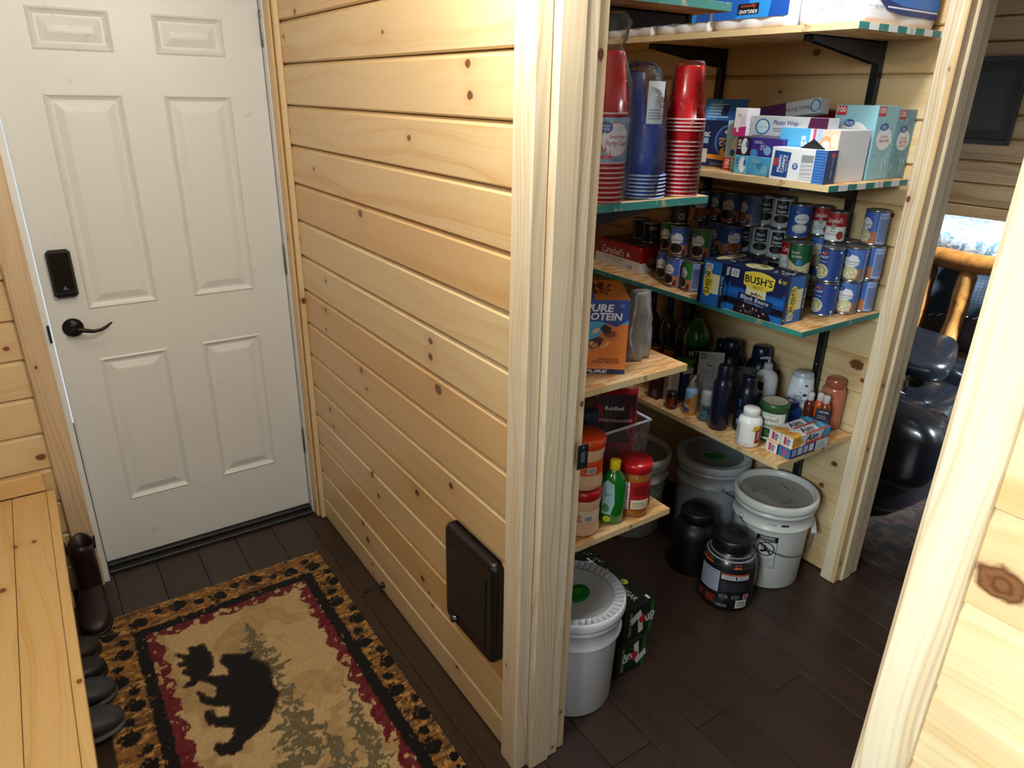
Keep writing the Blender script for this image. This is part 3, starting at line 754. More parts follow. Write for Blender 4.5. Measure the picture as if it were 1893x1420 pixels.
    t = NT('rug_pile'); v = t.nt.nodes.new('ShaderNodeVertexColor'); v.layer_name = 'weave'; t.L(v.outputs[0], t.b.inputs['Base Color'])
    t.b.inputs['Roughness'].default_value = .95; t.b.inputs['Specular IOR Level'].default_value = .15; t.b.inputs['Sheen Weight'].default_value = .15
    me.materials.append(t.m); return me
RUGPOLY = [[(-0.508, -0.754), (-0.496, -0.739), (-0.481, -0.742), (-0.442, -0.769), (-0.428, -0.77), (-0.407, -0.771), (-0.417, -0.787), (-0.424, -0.798), (-0.406, -0.82), (-0.385, -0.855), (-0.385, -0.894), (-0.397, -0.946), (-0.39, -0.996), (-0.411, -1.028), (-0.435, -1.064), (-0.45, -1.083), (-0.482, -1.104), (-0.511, -1.115), (-0.528, -1.118), (-0.542, -1.14), (-0.564, -1.147), (-0.595, -1.129), (-0.603, -1.114), (-0.603, -1.091), (-0.595, -1.089), (-0.573, -1.105), (-0.561, -1.099), (-0.547, -1.082), (-0.537, -1.059), (-0.548, -1.044), (-0.58, -1.023), (-0.599, -1.0), (-0.601, -0.971), (-0.598, -0.949), (-0.584, -0.954), (-0.58, -0.975), (-0.576, -0.991), (-0.544, -1.008), (-0.531, -0.985), (-0.528, -0.963), (-0.555, -0.948), (-0.587, -0.922), (-0.599, -0.898), (-0.599, -0.876), (-0.606, -0.85), (-0.596, -0.86), (-0.587, -0.892), (-0.565, -0.911), (-0.554, -0.903), (-0.548, -0.887), (-0.547, -0.862), (-0.558, -0.838), (-0.572, -0.82), (-0.581, -0.803), (-0.562, -0.806), (-0.53, -0.826), (-0.507, -0.837), (-0.497, -0.828), (-0.495, -0.801), (-0.505, -0.78)], [(-0.585, -0.637), (-0.566, -0.649), (-0.553, -0.647), (-0.537, -0.653), (-0.54, -0.672), (-0.533, -0.693), (-0.531, -0.726), (-0.537, -0.766), (-0.55, -0.793), (-0.565, -0.804), (-0.582, -0.807), (-0.595, -0.811), (-0.608, -0.823), (-0.629, -0.81), (-0.623, -0.801), (-0.609, -0.796), (-0.602, -0.775), (-0.624, -0.748), (-0.62, -0.737), (-0.603, -0.747), (-0.605, -0.724), (-0.626, -0.709), (-0.625, -0.695), (-0.603, -0.697), (-0.608, -0.681), (-0.624, -0.658), (-0.624, -0.647), (-0.607, -0.669), (-0.587, -0.677), (-0.582, -0.661)]]
rt = thing('rug', 'patterned rug with black bear, maroon scallops and paw print border', 'rug', (0, 0, 0))
ro_ = bpy.data.objects.new('pile', rug()); C.objects.link(ro_); ro_.parent = rt
mb = MB(); mb.box(RX0, RY0, .0005, RX1, RY1, .003, M('#2a2018', .9)); mb.build('backing', rt)
# ================================================================== shelves, brackets, standards
def shelf(label, x0, x1, y0, y1, z, wallx, edges, brackets, group):
    """top surface at z; edges: dict face -> 'teal' 'raw' 'stripe'"""
    t = thing('shelf', label, 'shelf', ((x0+x1)/2, (y0+y1)/2, z), 0, group)
    hx, hy = (x1-x0)/2, (y1-y0)/2; T = .018
    mb = MB(); mb.box(-hx, -hy, -T, hx, hy, 0, OSB, fm={'-x': RAWEDGE, '+x': RAWEDGE, '-y': RAWEDGE, '+y': RAWEDGE}); mb.build('board', t)
    for f, kind in edges.items():
        mb = MB(); e = .0012
        def strip(a, b, m):
            if f == '-x': mb.box(-hx-e, a, -T+.0005, -hx+.0002, b, -.0004, m)
            if f == '+x': mb.box(hx-.0002, a, -T+.0005, hx+e, b, -.0004, m)
            if f == '-y': mb.box(a, -hy-e, -T+.0005, b, -hy+.0002, -.0004, m)
        A, B = (-hy, hy) if f in ('-x', '+x') else (-hx, hx)
        if kind == 'teal': strip(A, B, TEAL)
        if kind == 'stripe':
            q = A; i = 0
            while q < B: strip(q, min(q+.047, B), TEAL if i % 2 == 0 else WHITE_EDGE); q += .047; i += 1
        if mb.v: mb.build('painted_edge', t)
    sgn = 1 if wallx > (x0+x1)/2 else -1
    for (by, L) in brackets:
        b = MB(); wx = wallx; w_ = .013
        # folded steel arm: tall at the wall, slim at the tip, inverted channel
        for sd in (-w_, w_-.002):
            vs = []
            for yy in (sd, sd+.002):
                vs += [(wx, by+yy, z-T-.001), (wx-sgn*L, by+yy, z-T-.001), (wx-sgn*L, by+yy, z-T-.016), (wx-sgn*.02, by+yy, z-T-.066), (wx, by+yy, z-T-.066)]
            b.raw(vs, [(0, 1, 2, 3, 4), (9, 8, 7, 6, 5), (0, 5, 6, 1), (1, 6, 7, 2), (2, 7, 8, 3), (3, 8, 9, 4), (4, 9, 5, 0)], BLACKM)
        b.box(min(wx, wx-sgn*L), by-w_, z-T-.004, max(wx, wx-sgn*L), by+w_, z-T-.0006, BLACKM)
        b.box(min(wx-sgn*L, wx-sgn*(L-.012)), by-w_-.004, z-T-.019, max(wx-sgn*L, wx-sgn*(L-.012)), by+w_+.004, z-T-.0006, BLACKM)
        for v in range(len(b.v)): p = b.v[v]; b.v[v] = (p[0]-(x0+x1)/2, p[1]-(y0+y1)/2, p[2]-z)
        b.build('bracket', t)
    return t
ZS = (1.963, 1.54, 1.10, .632)
RG, LG = 'OSB shelves on the long pantry wall', 'short OSB shelves behind the partition'
XU = 1.61
UP = (-.735, -1.375)
RN = ['topmost OSB shelf on the long pantry wall, carrying paper towel packs', 'OSB shelf carrying wrap and cutlery boxes above the cans', 'green-edged OSB shelf holding the canned food', 'lowest OSB shelf on the long wall, holding toiletries and toothpaste']
RE = [{'-y': 'stripe'}, {'-y': 'stripe'}, {'-x': 'teal', '-y': 'teal'}, {}]
for z, lb, e in zip(ZS, RN, RE): shelf(lb, 1.17, 1.607, -1.57, -.02, z, XU, e, [(u, .37) for u in UP], RG)
LZ = (1.965, 1.543, 1.097, .641)
LN = ['highest green-edged OSB shelf behind the partition post', 'green-edged OSB shelf holding the stacks of party cups', 'OSB shelf holding the snack bar box and grey bag', 'lowest OSB shelf behind the partition, with peanut butter and dish soap']
LE = [{'-y': 'teal'}, {'-y': 'teal'}, {}, {}]
for z, lb, e in zip(LZ, LN, LE): shelf(lb, .255, .655, -1.575, -.02, z, .25, e, [(-.80, .36), (-1.462, .385)], LG)
def standard(label, x, y, sgn):
    t = thing('shelf_standard', label, 'shelf standard', (x, y, .35))
    mb = MB(); a, b = sorted((0, sgn*.028)); mb.box(a, -.0125, 0, b, .0125, 1.85, BLACKM, c=.0015); mb.build('rail', t)
    mb = MB(); xx = -.0004 if sgn > 0 else .0004
    for k in range(36):
        for s_ in (-.006, .006): mb.box(min(xx, xx*2), s_-.0015, .03+k*.05, max(xx, xx*2)+.0001, s_+.0015, .052+k*.05, M('#050505', .8))
    s = mb.build('slots', t)
    for k in range(5):
        mb = MB(); mb.lathe([(0, .0022), (.004, .0018), (.0055, 0), (0, 0)], M('#b9bdbf', .25, metal=.9), n=12)
        s = mb.build('screw', t, (-.0002*sgn, 0, .075+k*.42)); s.rotation_euler = (0, -PI/2 if sgn > 0 else PI/2, 0)
    return t
standard('black slotted shelf rail nearer the doorway post on the long wall', XU, UP[1], 1)
standard('black slotted shelf rail deeper in on the long pantry wall', XU, UP[0], 1)
standard('black slotted shelf rail on the back of the partition', .25, -.80, -1)
standard('black slotted shelf rail at the near end of the partition back', .25, -1.462, -1)

# ================================================================== cans
RIM = M('#9a9c9e', .28, metal=.85, vary=.05); LIDM = M('#8d8a86', .32, metal=.8, vary=.05)
def can_metal(r, h):
    mb = MB(); mb.lathe([(0, .0015), (r*.93, .0015), (r*.97, 0), (r, .0012), (r, .0035), (r*.975, .0055), (r*.972, h-.0055), (r, h-.0035), (r, h-.0012), (r*.97, h), (r*.93, h-.003), (r*.90, h-.0035), (r*.6, h-.003), (r*.57, h-.0035), (0, h-.0035)], RIM, n=28)
    return mb
def label_base(r, h, col):
    mb = MB(); q = r*.978; mb.lathe([(q, .006), (q, h-.0062)], P(col), n=36); return mb, q
def bean_specks(a, cx, cy, rx, ry, cols, n, seed, s=.0028):
    q = random.Random(seed); k0 = a.k
    for i in range(n):
        t = q.uniform(0, 2*PI); k = math.sqrt(q.random())*.88
        a.k = k0+(i % 3)
        a.ell(cx+rx*k*math.cos(t), cy+ry*k*math.sin(t), s, s*.62, P(q.choice(cols)), n=6, rot=q.uniform(0, 3))
    a.k = k0+3
def leaf(a, cx, cy, w, h, mat):
    pts = [(cx-w*.5, cy-h*.2), (cx-w*.35, cy-h*.45), (cx+.05*w, cy-h*.5), (cx+w*.42, cy-h*.3), (cx+w*.5, cy+.05*h), (cx+w*.3, cy+h*.42), (cx-.02*w, cy+h*.5), (cx-w*.3, cy+h*.45), (cx-w*.5, cy+h*.28)]
    a.poly(pts, mat)
def gv_can(body, text, bean, specks, band='#c2764a', foot='#6d1f22', turn=0.0, text2=None, brand='#1d4fa0'):
    def f(t, r=.0375, h=.113):
        can_metal(r, h).build('body', t)
        mb, q = label_base(r, h, body); a = mb.cyl_art(q)
        a.rect(-.062, .0062, .062, .045, P(band)); a.rect(-.03, .0062, .034, .030, P(foot))
        leaf(a, -.002, .068, .05, .042, P('#dfe2e6')); a.ell(-.019, .088, .0125, .0085, P(brand)); a.text('Great', -.019, .0905, .0034, P('#e8ecf2')); a.text('Value', -.019, .0862, .0034, P('#e8ecf2'))
        a.text(text, .002, .063 if not text2 else .066, .0056, P('#26262c'), wid=.034, bold=.01)
        if text2: a.text(text2, .002, .058, .005, P('#26262c'), wid=.03)
        a.ell(-.003, .031, .026, .0205, P('#e3ded4')); a.ell(-.003, .032, .0245, .019, P(bean)); bean_specks(a, -.003, .032, .023, .0175, specks, 34, 3)
        a.n = 9; a.rect(.012, .011, .019, .019, P('#b9c68f'))
        # nutrition panel to the side
        a.rect(.040, .0062, .082, h-.0063, P('#8fa3cf')); a.text('Nutrition Facts', .061, h-.016, .0045, P('#1d2433'), wid=.036); a.lines(.043, .015, .08, h-.024, 14, P('#3c4a70'))
        a.rect(-.112, .03, -.085, .095, P('#e8e8e8')); a.bars(-.110, .06, -.088, .092)
        mb.build('paper_label', t)
    return f
def bb_can(t, r=.0375, h=.113):
    can_metal(r, h).build('body', t); mb, q = label_base(r, h, '#c9d2d8'); a = mb.cyl_art(q)
    a.rect(-.022, .052, .022, .100, P('#141c30')); a.poly([(-.009, .097), (.009, .097), (0, .091)], P('#b83030'))
    a.text('Black', 0, .080, .0115, P('#e6e9ec'), wid=.032, bold=.012); a.text('Beans', 0, .063, .0115, P('#e6e9ec'), wid=.034, bold=.012)
    a.ell(0, .035, .027, .0155, P('#8b6a50')); a.ell(0, .036, .0255, .014, P('#1c1a1c')); bean_specks(a, 0, .036, .023, .012, ['#2c2a2e', '#3a3436', '#121013'], 26, 5)
    mb.build('paper_label', t)
def soup_can(t, r=.033, h=.101):
    can_metal(r, h).build('body', t); mb, q = label_base(r, h, '#dde0e2'); a = mb.cyl_art(q)
    a.rect(-.1025, .052, .1025, h-.0063, P('#a3121c'))
    a.text("Campbell's", 0, .072, .016, P('#f0efec'), wid=.052, shear=.35); a.ell(0, .050, .0085, .0085, P('#b7a27a')); a.ell(0, .050, .006, .006, P('#8d8f93'))
    a.text('Beef', 0, .036, .006, P('#1d1d1d'), bold=.01); a.text('Consommé', 0, .027, .006, P('#1d1d1d'), bold=.01); a.ell(.024, .024, .012, .014, P('#8b3a1e'))
    mb.build('paper_label', t)
def mush_can(t, r=.0375, h=.113):
    can_metal(r, h).build('body', t); mb, q = label_base(r, h, '#27509f'); a = mb.cyl_art(q)
    a.ell(.004, .066, .025, .017, P('#d8dee4')); a.ell(-.014, .088, .012, .0085, P('#1a3f8c')); a.text('Great', -.014, .0902, .0034, P('#e8ecf2')); a.text('Value', -.014, .086, .0034, P('#e8ecf2'))
    a.text('Mushrooms', .004, .064, .0055, P('#26262c'), wid=.036, bold=.01); a.ell(0, .033, .026, .0155, P('#b8c2c2')); a.ell(.002, .035, .021, .010, P('#d6d8cf'))
    mb.build('paper_label', t)
def sprout_can(t, r=.0375, h=.113):
    can_metal(r, h).build('body', t); mb, q = label_base(r, h, '#1f5c33'); a = mb.cyl_art(q)
    a.poly([(-.05, .0063), (.05, .0063), (.05, .052), (.03, .050), (.012, .038), (.002, .034), (-.014, .044), (-.03, .054), (-.05, .06)], P('#cfc9a4'))
    bean_specks(a, 0, .022, .045, .016, ['#e2dcae', '#b5b078', '#d8d2a0'], 46, 8, .004); a.n = 8
    a.ell(.004, .050, .0105, .0105, P('#2f74b8')); a.text('bean', -.014, .084, .010, P('#dfe6dc')); a.text('sprouts', -.008, .071, .010, P('#dfe6dc'), wid=.034)
    mb.build('paper_label', t)
def choy_can(t, r=.0375, h=.113):
    can_metal(r, h).build('body', t); mb, q = label_base(r, h, '#24428a'); a = mb.cyl_art(q)
    a.ell(-.020, .088, .006, .0075, P('#23306a')); a.text('L A', -.026, .094, .009, P('#e8e8ee')); a.ell(-.011, .094, .0062, .0065, P('#c23a3a')); a.text('CHOY', -.018, .081, .009, P('#e9ecf4'), shear=.3, bold=.01)
    a.text('Bean Sprouts', -.018, .067, .0045, P('#dfe3ee'), wid=.034)
    a.ell(-.02, .034, .026, .024, P('#dfe3ee')); a.ell(-.02, .034, .0245, .0225, P('#b5b58a')); bean_specks(a, -.02, .034, .023, .021, ['#e4e2b4', '#88905a', '#cfcf98', '#4f6338'], 46, 12)
    a.n = 8; a.rect(.034, .012, .040, .020, P('#e8e8e8')); a.rect(.034, .096, .040, .103, P('#e8e8e8'))
    mb.build('paper_label', t)
CANS = 'food cans stacked on the green-edged shelf'
POT = gv_can('#4c6fb8', 'Diced', '#c9c09a', ['#e9e4c4', '#d8cf9c', '#f2efd8', '#b5a978'], band='#8c6b52', foot='#8c6b52', text2='Potatoes')
HOM = gv_can('#3f65b4', 'Diced', '#c9c09a', ['#e9e4c4', '#9bb07a', '#f2efd8', '#b5a978'], band='#b0693c', foot='#b0693c', text2='Hominy')
BLK = gv_can('#4a62b0', 'Black Beans', '#1c1114', ['#2a181c', '#38222a', '#140b0d'])
BLKG = gv_can('#2f7a38', 'Black Beans', '#1c1114', ['#2a181c', '#38222a', '#140b0d'])
PIN = gv_can('#2f56a6', 'Pinto Beans', '#8a3f20', ['#a85a30', '#6d2c16', '#b8683c', '#7a3a20'], band='#c08a5c', foot='#24428a')
def T_(s): return s+' on the canned food shelf'
cans = [  # builder, x, y, level, rotation (deg, front turned toward), label
 (HOM, 1.572, -1.517, 0, -112, 'blue potato can, bottom of the three-high stack by the post'),
 (HOM, 1.572, -1.520, 1, -112, 'blue potato can, middle of the three-high stack by the post'),
 (HOM, 1.572, -1.510, 2, -112, 'blue potato can with a nutrition panel, top of the three-high stack by the post'),
 (POT, 1.494, -1.503, 0, -62, 'diced potato can with round brand badge, on the shelf next to the three-high stack'),
 (POT, 1.494, -1.508, 1, -72, 'diced potato can, upper one of the pair next to the three-high stack'),
 (choy_can, 1.412, -1.478, 0, -75, 'dark blue sprout can standing on the shelf beside the bean carton'),
 (choy_can, 1.414, -1.474, 1, -75, 'dark blue sprout can stacked on its twin beside the bean carton'),
 (sprout_can, 1.385, -1.375, 1, -60, 'green bean sprouts can behind the black bean carton'),
 (soup_can, 1.500, -1.415, 2, -72, 'red and white soup can, nearer of the two above the sprout cans'),
 (soup_can, 1.565, -1.315, 2, -58, 'red and white soup can, further of the two above the sprout cans'),
 (mush_can, 1.455, -1.303, 2, -48, 'blue mushroom can with white oval on top of a soup can'),
 (soup_can, 1.452, -1.292, 1, -62, 'red and white soup can under the blue mushroom can'),
 (bb_can, 1.565, -1.155, 2, -58, 'white black-bean can, top of its stack and nearest the mushroom can'),
 (bb_can, 1.565, -1.079, 2, -52, 'white black-bean can on top, second from the mushroom can'),
 (bb_can, 1.565, -1.155, 1, -58, 'white black-bean can below the topmost one near the mushroom can'),
 (bb_can, 1.565, -1.079, 1, -56, 'white black-bean can in the middle row, second from the mushroom can'),
 (bb_can, 1.545, -1.003, 1, -38, 'white black-bean can in the middle row beside the pinto bean can'),
 (PIN, 1.500, -1.066, 2, -108, 'blue can turned to its nutrition panel, top row'),
 (BLK, 1.490, -.980, 2, -70, 'blue black-bean can in the top row, next to the one showing nutrition facts'),
 (PIN, 1.497, -.901, 2, -72, 'blue pinto bean can in the top row with a bright streak'),
 (PIN, 1.428, -.885, 2, -45, 'blue pinto bean can at the end of the top row by the cup shelf'),
 (PIN, 1.455, -1.030, 1, -30, 'blue pinto bean can showing its round brand badge, middle row'),
 (PIN, 1.458, -.952, 1, -82, 'blue pinto bean can in the middle row beside the green can'),
 (BLKG, 1.300, -1.017, 1, -66, 'green black-bean can in the middle row'),
 (BLK, 1.268, -.940, 1, -62, 'blue black-bean can on the near stack, upper level'),
 (BLKG, 1.300, -.865, 1, -85, 'green black-bean can half hidden behind the blue one, upper level'),
 (BLKG, 1.258, -1.029, 0, -112, 'green can showing its barcode, beside the black bean carton'),
 (BLK, 1.250, -.950, 0, -88, 'blue black-bean can on the shelf front, left of the green barcode can'),
 (BLK, 1.292, -.862, 0, -80, 'blue black-bean can on the shelf, half hidden beside the soup case'),
]
protos = {}
for bld, x, y, lv, deg, lab in cans:
    hh = .113; z = ZS[2]+.0005+lv*(.1132)
    if bld is soup_can and lv == 2: z = ZS[2]+.0005+2*.1132
    if bld in protos: dup(protos[bld], (x, y, z), math.radians(deg), lab, CANS)
    else:
        t = thing('food_can', lab, 'can', (x, y, z), math.radians(deg), CANS); bld(t); protos[bld] = t
# hidden support cans that show only slivers: the lower rows
for bld, x, y, lv, deg, lab in [(bb_can, 1.565, -1.155, 0, -58, 'white black-bean can at the shelf, under the stack nearest the mushroom can'), (bb_can, 1.565, -1.079, 0, -56, 'white black-bean can at the shelf, second stack from the mushroom can'),
    (bb_can, 1.545, -1.003, 0, -40, 'white black-bean can at the shelf beside the pinto stack'), (PIN, 1.455, -1.030, 0, -30, 'blue pinto can at the shelf, under the one with the round badge'), (PIN, 1.458, -.952, 0, -80, 'blue pinto can at the shelf, second pinto stack'),
    (sprout_can, 1.385, -1.375, 0, -60, 'green sprouts can at the shelf, hidden behind the black bean carton'), (soup_can, 1.452, -1.292, 0, -62, 'soup can at the shelf under two others behind the bean carton'),
    (BLK, 1.50, -.876, 1, -60, 'blue black-bean can deep in the middle row'), (BLK, 1.50, -.876, 0, -60, 'blue black-bean can deep at the shelf'), (HOM, 1.572, -1.43, 0, -80, 'blue potato can behind the sprout cans at the shelf'), (HOM, 1.572, -1.43, 1, -80, 'blue potato can behind the sprout cans, upper'),
    (HOM, 1.495, -1.425, 0, -80, 'blue potato can between the sprout and potato stacks, lower'), (HOM, 1.495, -1.425, 1, -80, 'blue potato can between the sprout and potato stacks, upper'), (HOM, 1.572, -1.33, 0, -80, 'potato can under the further soup can, lower'), (HOM, 1.572, -1.33, 1, -80, 'potato can under the further soup can, upper')]:
    dup(protos[bld], (x, y, ZS[2]+.0005+lv*.1132), math.radians(deg), lab, CANS)
# small dark can on the near stack
t = thing('food_can', 'squat dark can printed with black beans and a tan badge, under the cup shelf', 'can', (1.285, -.905, ZS[2]+.2270), math.radians(-62), CANS)
can_metal(.0375, .075).build('body', t); mb, q = label_base(.0375, .075, '#1a1216'); a = mb.cyl_art(q); bean_specks(a, 0, .036, .05, .026, ['#3a2a2e', '#6d5a5c', '#2a1a1e', '#120b0d'], 60, 4, .0035)
a.n = 10; a.ell(.024, .030, .013, .012, P('#b89a78')); a.ell(.024, .030, .009, .008, P('#6d4a38')); mb.build('paper_label', t)

# ================================================================== cartons
def carton(name, label, cat, loc, rz, w, d, h, col, paint=None, group=None, fm=None, c=.0012):
    """w along local x, d along local y, base centre at loc"""
    t = thing(name, label, cat, loc, rz, group); mb = MB(); dims = (-w/2, -d/2, 0, w/2, d/2, h)
    mb.box(*dims, P(col) if isinstance(col, str) else col, c=c, fm=fm)
    for f, fn in (paint or {}).items():
        W = d if 'x' in f else w; Hh = h if 'z' not in f else d
        fn(mb.side(f, *dims), W, Hh)
    mb.build('carton', t); return t, mb
YEL = P('#dcc648'); DN = P('#0f1a33'); BLU = P('#1f66ad'); INK = P('#121216'); WH = P('#e6e8ea')
def bush_front(a, W, H):
    a.rect(0, 0, W, H, P('#10204a')); a.rect(0, H*.26, W, H*.62, P('#154a8e')); a.rect(W*.02, H*.38, W*.98, H*.5, P('#1a5fae')); a.rect(W*.04, H*.55, W*.96, H*.86, P('#101c44'))
    a.rect(0, H*.18, W, H*.30, P('#0c0f1c')); a.rect(0, 0, W, H*.14, BLU)
    a.rect(W*.33, H*.40, W*.68, H*.78, P('#d8d3a8'))
    a.poly([(W*.27, H*.92), (W*.42, H*.97), (W*.55, H*.985), (W*.68, H*.96), (W*.80, H*.90), (W*.78, H*.66), (W*.66, H*.60), (W*.52, H*.565), (W*.38, H*.60), (W*.27, H*.66)], YEL)
    a.text("BUSH'S", W*.53, H*.79, H*.15, INK, wid=W*.48, bold=.02); a.text('BEST', W*.53, H*.645, H*.06, INK, wid=W*.17)
    bean_specks(a, W*.5, H*.48, W*.13, H*.04, ['#8a3030', '#4a6a38', '#3a3a3a', '#c9a050'], 22, 2, .004); a.n = 9
    a.poly([(W*.20, H*.47), (W*.82, H*.40), (W*.82, H*.20), (W*.78, H*.17), (W*.2, H*.28)], P('#10264e')); a.text('Black Beans', W*.50, H*.37, H*.09, WH, wid=W*.5, rot=-.05, shear=.15); a.text('Frijoles Negros', W*.5, H*.285, H*.045, P('#b9c4d8'), wid=W*.34, rot=-.05)
    a.poly([(W*.14, 0), (W*.82, 0), (W*.80, H*.10), (W*.7, H*.19), (W*.48, H*.25), (W*.26, H*.25), (W*.16, H*.15)], P('#1a1012'))
    bean_specks(a, W*.48, H*.12, W*.30, H*.10, ['#3d2c30', '#d8c8cc', '#5a4448', '#22161a', '#2c1c20'], 80, 6, .0042); a.n = 13
    a.bars(W*.03, H*.76, W*.17, H*.93); a.text('6', W*.88, H*.90, H*.10, YEL, bold=.02); a.text('CANS', W*.955, H*.90, H*.045, YEL, wid=W*.07)
    a.text('LATAS', W*.95, H*.86, H*.03, YEL, wid=W*.05)
def bush_end(sgn):
    def f(a, W, H):
        a.rect(0, 0, W, H, P('#1b62ac')); a.rect(0, 0, W*.14, H, P('#0e1730')); a.rect(W*.86, 0, W, H, P('#10161f'))
        a.rect(W*.5, H*.28, W*.82, H*.72, P('#d8d3a8')); a.ell(W*.38, H*.5, W*.19, H*.31, YEL); a.rect(W*.24, H*.22, W*.44, H*.78, YEL)
        a.text("BUSH'S", W*.35, H*.5, H*.115, INK, rot=PI/2*sgn, wid=H*.5, bold=.02); a.text('BEST', W*.48, H*.5, H*.05, INK, rot=PI/2*sgn, wid=H*.16)
        a.text('Black Beans', W*.93, H*.5, H*.055, P('#c9d0dc'), rot=PI/2*sgn, wid=H*.42)
        a.bars(W*.22, H*(.06 if sgn > 0 else .80), W*.50, H*(.20 if sgn > 0 else .94), vert=True); a.text('6', W*.07, H*(.10 if sgn > 0 else .9), H*.07, YEL, rot=PI/2*sgn, bold=.02)
    return f
def bush_top(a, W, H):
    a.rect(0, 0, W, H, P('#141c38')); a.ell(W*.52, H*.68, W*.34, H*.22, P('#c9c08a')); bean_specks(a, W*.5, H*.68, W*.3, H*.16, ['#3a2f20', '#8a3a2c', '#d8cf9c'], 26, 3, .006); a.n = 9
    bean_specks(a, W*.5, H*.22, W*.42, H*.16, ['#8d8a88', '#2a2426', '#b5b0ac', '#191316'], 46, 5, .006)
BG = 'black bean cartons'
carton('bean_carton', 'blue black bean carton with yellow badge, long side to the shelf edge', 'carton', (1.226, -1.378, ZS[2]+.0004), 0, .107, .224, .153, '#12264e',
       {'-x': bush_front, '-y': bush_end(1), '+z': bush_top}, BG)
carton('bean_carton', 'blue black bean carton standing end-on beside the green barcode can', 'carton', (1.268, -1.205, ZS[2]+.0004), 0, .222, .108, .153, '#12264e',
       {'-x': bush_end(-1), '-y': bush_front, '+z': bush_top}, BG)
# soup multipack
def case_side(a, W, H):
    a.rect(0, 0, W, H*.42, P('#d8d2c8')); a.text("Campbell's", W*.40, H*.62, H*.30, P('#e8dcd0'), wid=W*.50, shear=.35); a.text('Cream of Mushroom', W*.42, H*.33, H*.10, P('#3a2420'), wid=W*.42)
    a.text('condensed soup', W*.5, H*.20, H*.06, P('#6a4a40'), wid=W*.2); a.ell(W*.74, H*.60, W*.035, H*.09, P('#d0c8bc')); a.bars(W*.72, H*.06, W*.86, H*.24)
def case_end(a, W, H):
    a.rect(0, 0, W, H*.38, P('#cfcac2')); a.ell(W*.42, H*.36, W*.26, H*.27, P('#5f4028')); a.ell(W*.42, H*.44, W*.22, H*.13, P('#7a5638')); a.rect(W*.3, H*.02, W*.5, H*.1, P('#7a5638'))
def case_top(a, W, H):
    a.rect(W*.06, H*.06, W*.94, H*.94, P('#3d1216')); q = random.Random(2)
    for i in range(4):
        for j in range(3): a.n = 3; a.ell(W*(.2+.3*j), H*(.14+.24*i), W*.13, H*.10, P('#2c2020')); a.ell(W*(.2+.3*j), H*(.14+.24*i), W*.10, H*.075, P('#4a3a36'))
    a.n = 8; a.poly([(W*.08, H*.16), (W*.3, H*.10), (W*.34, H*.22), (W*.12, H*.28)], P('#8a7a70'))
carton('soup_case', 'red and white shrink-wrapped soup case lying at the far end of the can shelf', 'carton', (1.385, -.600, ZS[2]+.0004), math.radians(-3), .215, .29, .102, M('#8e1218', .2, vary=.12),
       {'-x': case_side, '-y': case_end, '+z': case_top}, c=.010)
t = thing('food_can', 'dark can lying behind on top of the soup case', 'can', (1.40, -.66, ZS[2]+.1034), math.radians(-30), 'small cans on the soup case')
can_metal(.0375, .085).build('body', t); mb, q = label_base(.0375, .085, '#15161c'); a = mb.cyl_art(q); a.rect(-.02, .055, .02, .07, P('#8a8c90')); a.ell(.012, .028, .007, .008, P('#7a7c84')); mb.build('paper_label', t)
dup(t, (1.43, -.57, ZS[2]+.1034), 0, 'dark can further back on top of the soup case')
carton('box', 'narrow dark red box standing between the soup case and green can', 'box', (1.425, -.775, ZS[2]+.0004), 0, .05, .035, .205, '#5e1520')
# paper towel and tissue packs on the top shelf
def soft_pack(name, label, x0, y0, x1, y1, h, base, paint, lobes=2, group=None):
    cx, cy = (x0+x1)/2, (y0+y1)/2; t = thing(name, label, 'paper pack', (cx, cy, ZS[0]+.0005), 0, group)
    hx, hy = (x1-x0)/2, (y1-y0)/2; rings = []
    for k, z in enumerate([0, .006, .02, .05, h*.5, h-.05, h-.015, h]):
        ins = [.010, .003, .001, 0, 0, .002, .01, .03][k]; R_ = []
        for (ax, ay, bx, by) in ((-1, -1, 1, -1), (1, -1, 1, 1), (1, 1, -1, 1), (-1, 1, -1, -1)):
            m = 14
            for i in range(m):
                q = i/m; px = ax+(bx-ax)*q; py = ay+(by-ay)*q; s_ = abs(math.sin(q*PI*lobes)); o = -(1-s_)**2*.009
                if ax == bx: X = px*(hx-ins+o); Y = py*(hy-ins)
                else: X = px*(hx-ins); Y = py*(hy-ins+o)
                R_.append((X, Y, z))
        rings.append(R_)
    mb = MB(); mb.loft(rings, base)
    for f, fn in paint.items(): fn(mb.side(f, -hx-.001, -hy-.001, .004, hx+.001, hy+.001, h), (2*hy if 'x' in f else 2*hx), h)
    mb.build('wrapped_rolls', t); return t
def towel_x(a, W, H):
    a.text('2-PLY • 6 ROLLS • 180 SHEETS PER ROLL', W*.60, .050, .008, P('#5a6478'), wid=W*.55); a.text('285 SQ FT (26 sq m)', W*.60, .038, .008, P('#5a6478'), wid=W*.5); a.text('SUPER SAVE', W*.58, .075, .009, P('#5a6478'), wid=W*.26)
def towel_y(a, W, H):
    a.poly([(W*.0, .145), (W*.10, .075), (W*.30, .034), (W*.5, .026), (W*.995, .024), (W*.995, .2), (0, .2)], P('#1c2f6e')); a.poly([(W*.06, .15), (W*.14, .092), (W*.32, .058), (W*.5, .048), (W*.995, .046), (W*.995, .2), (.06, .2)], P('#2a6fc0'))
    a.rect(W*.30, .040, W*.99, .044, P('#e8ebf2')); a.text('2-PLY • 180 SHEETS', W*.16, .040, .006, P('#5a6478'), wid=W*.24)
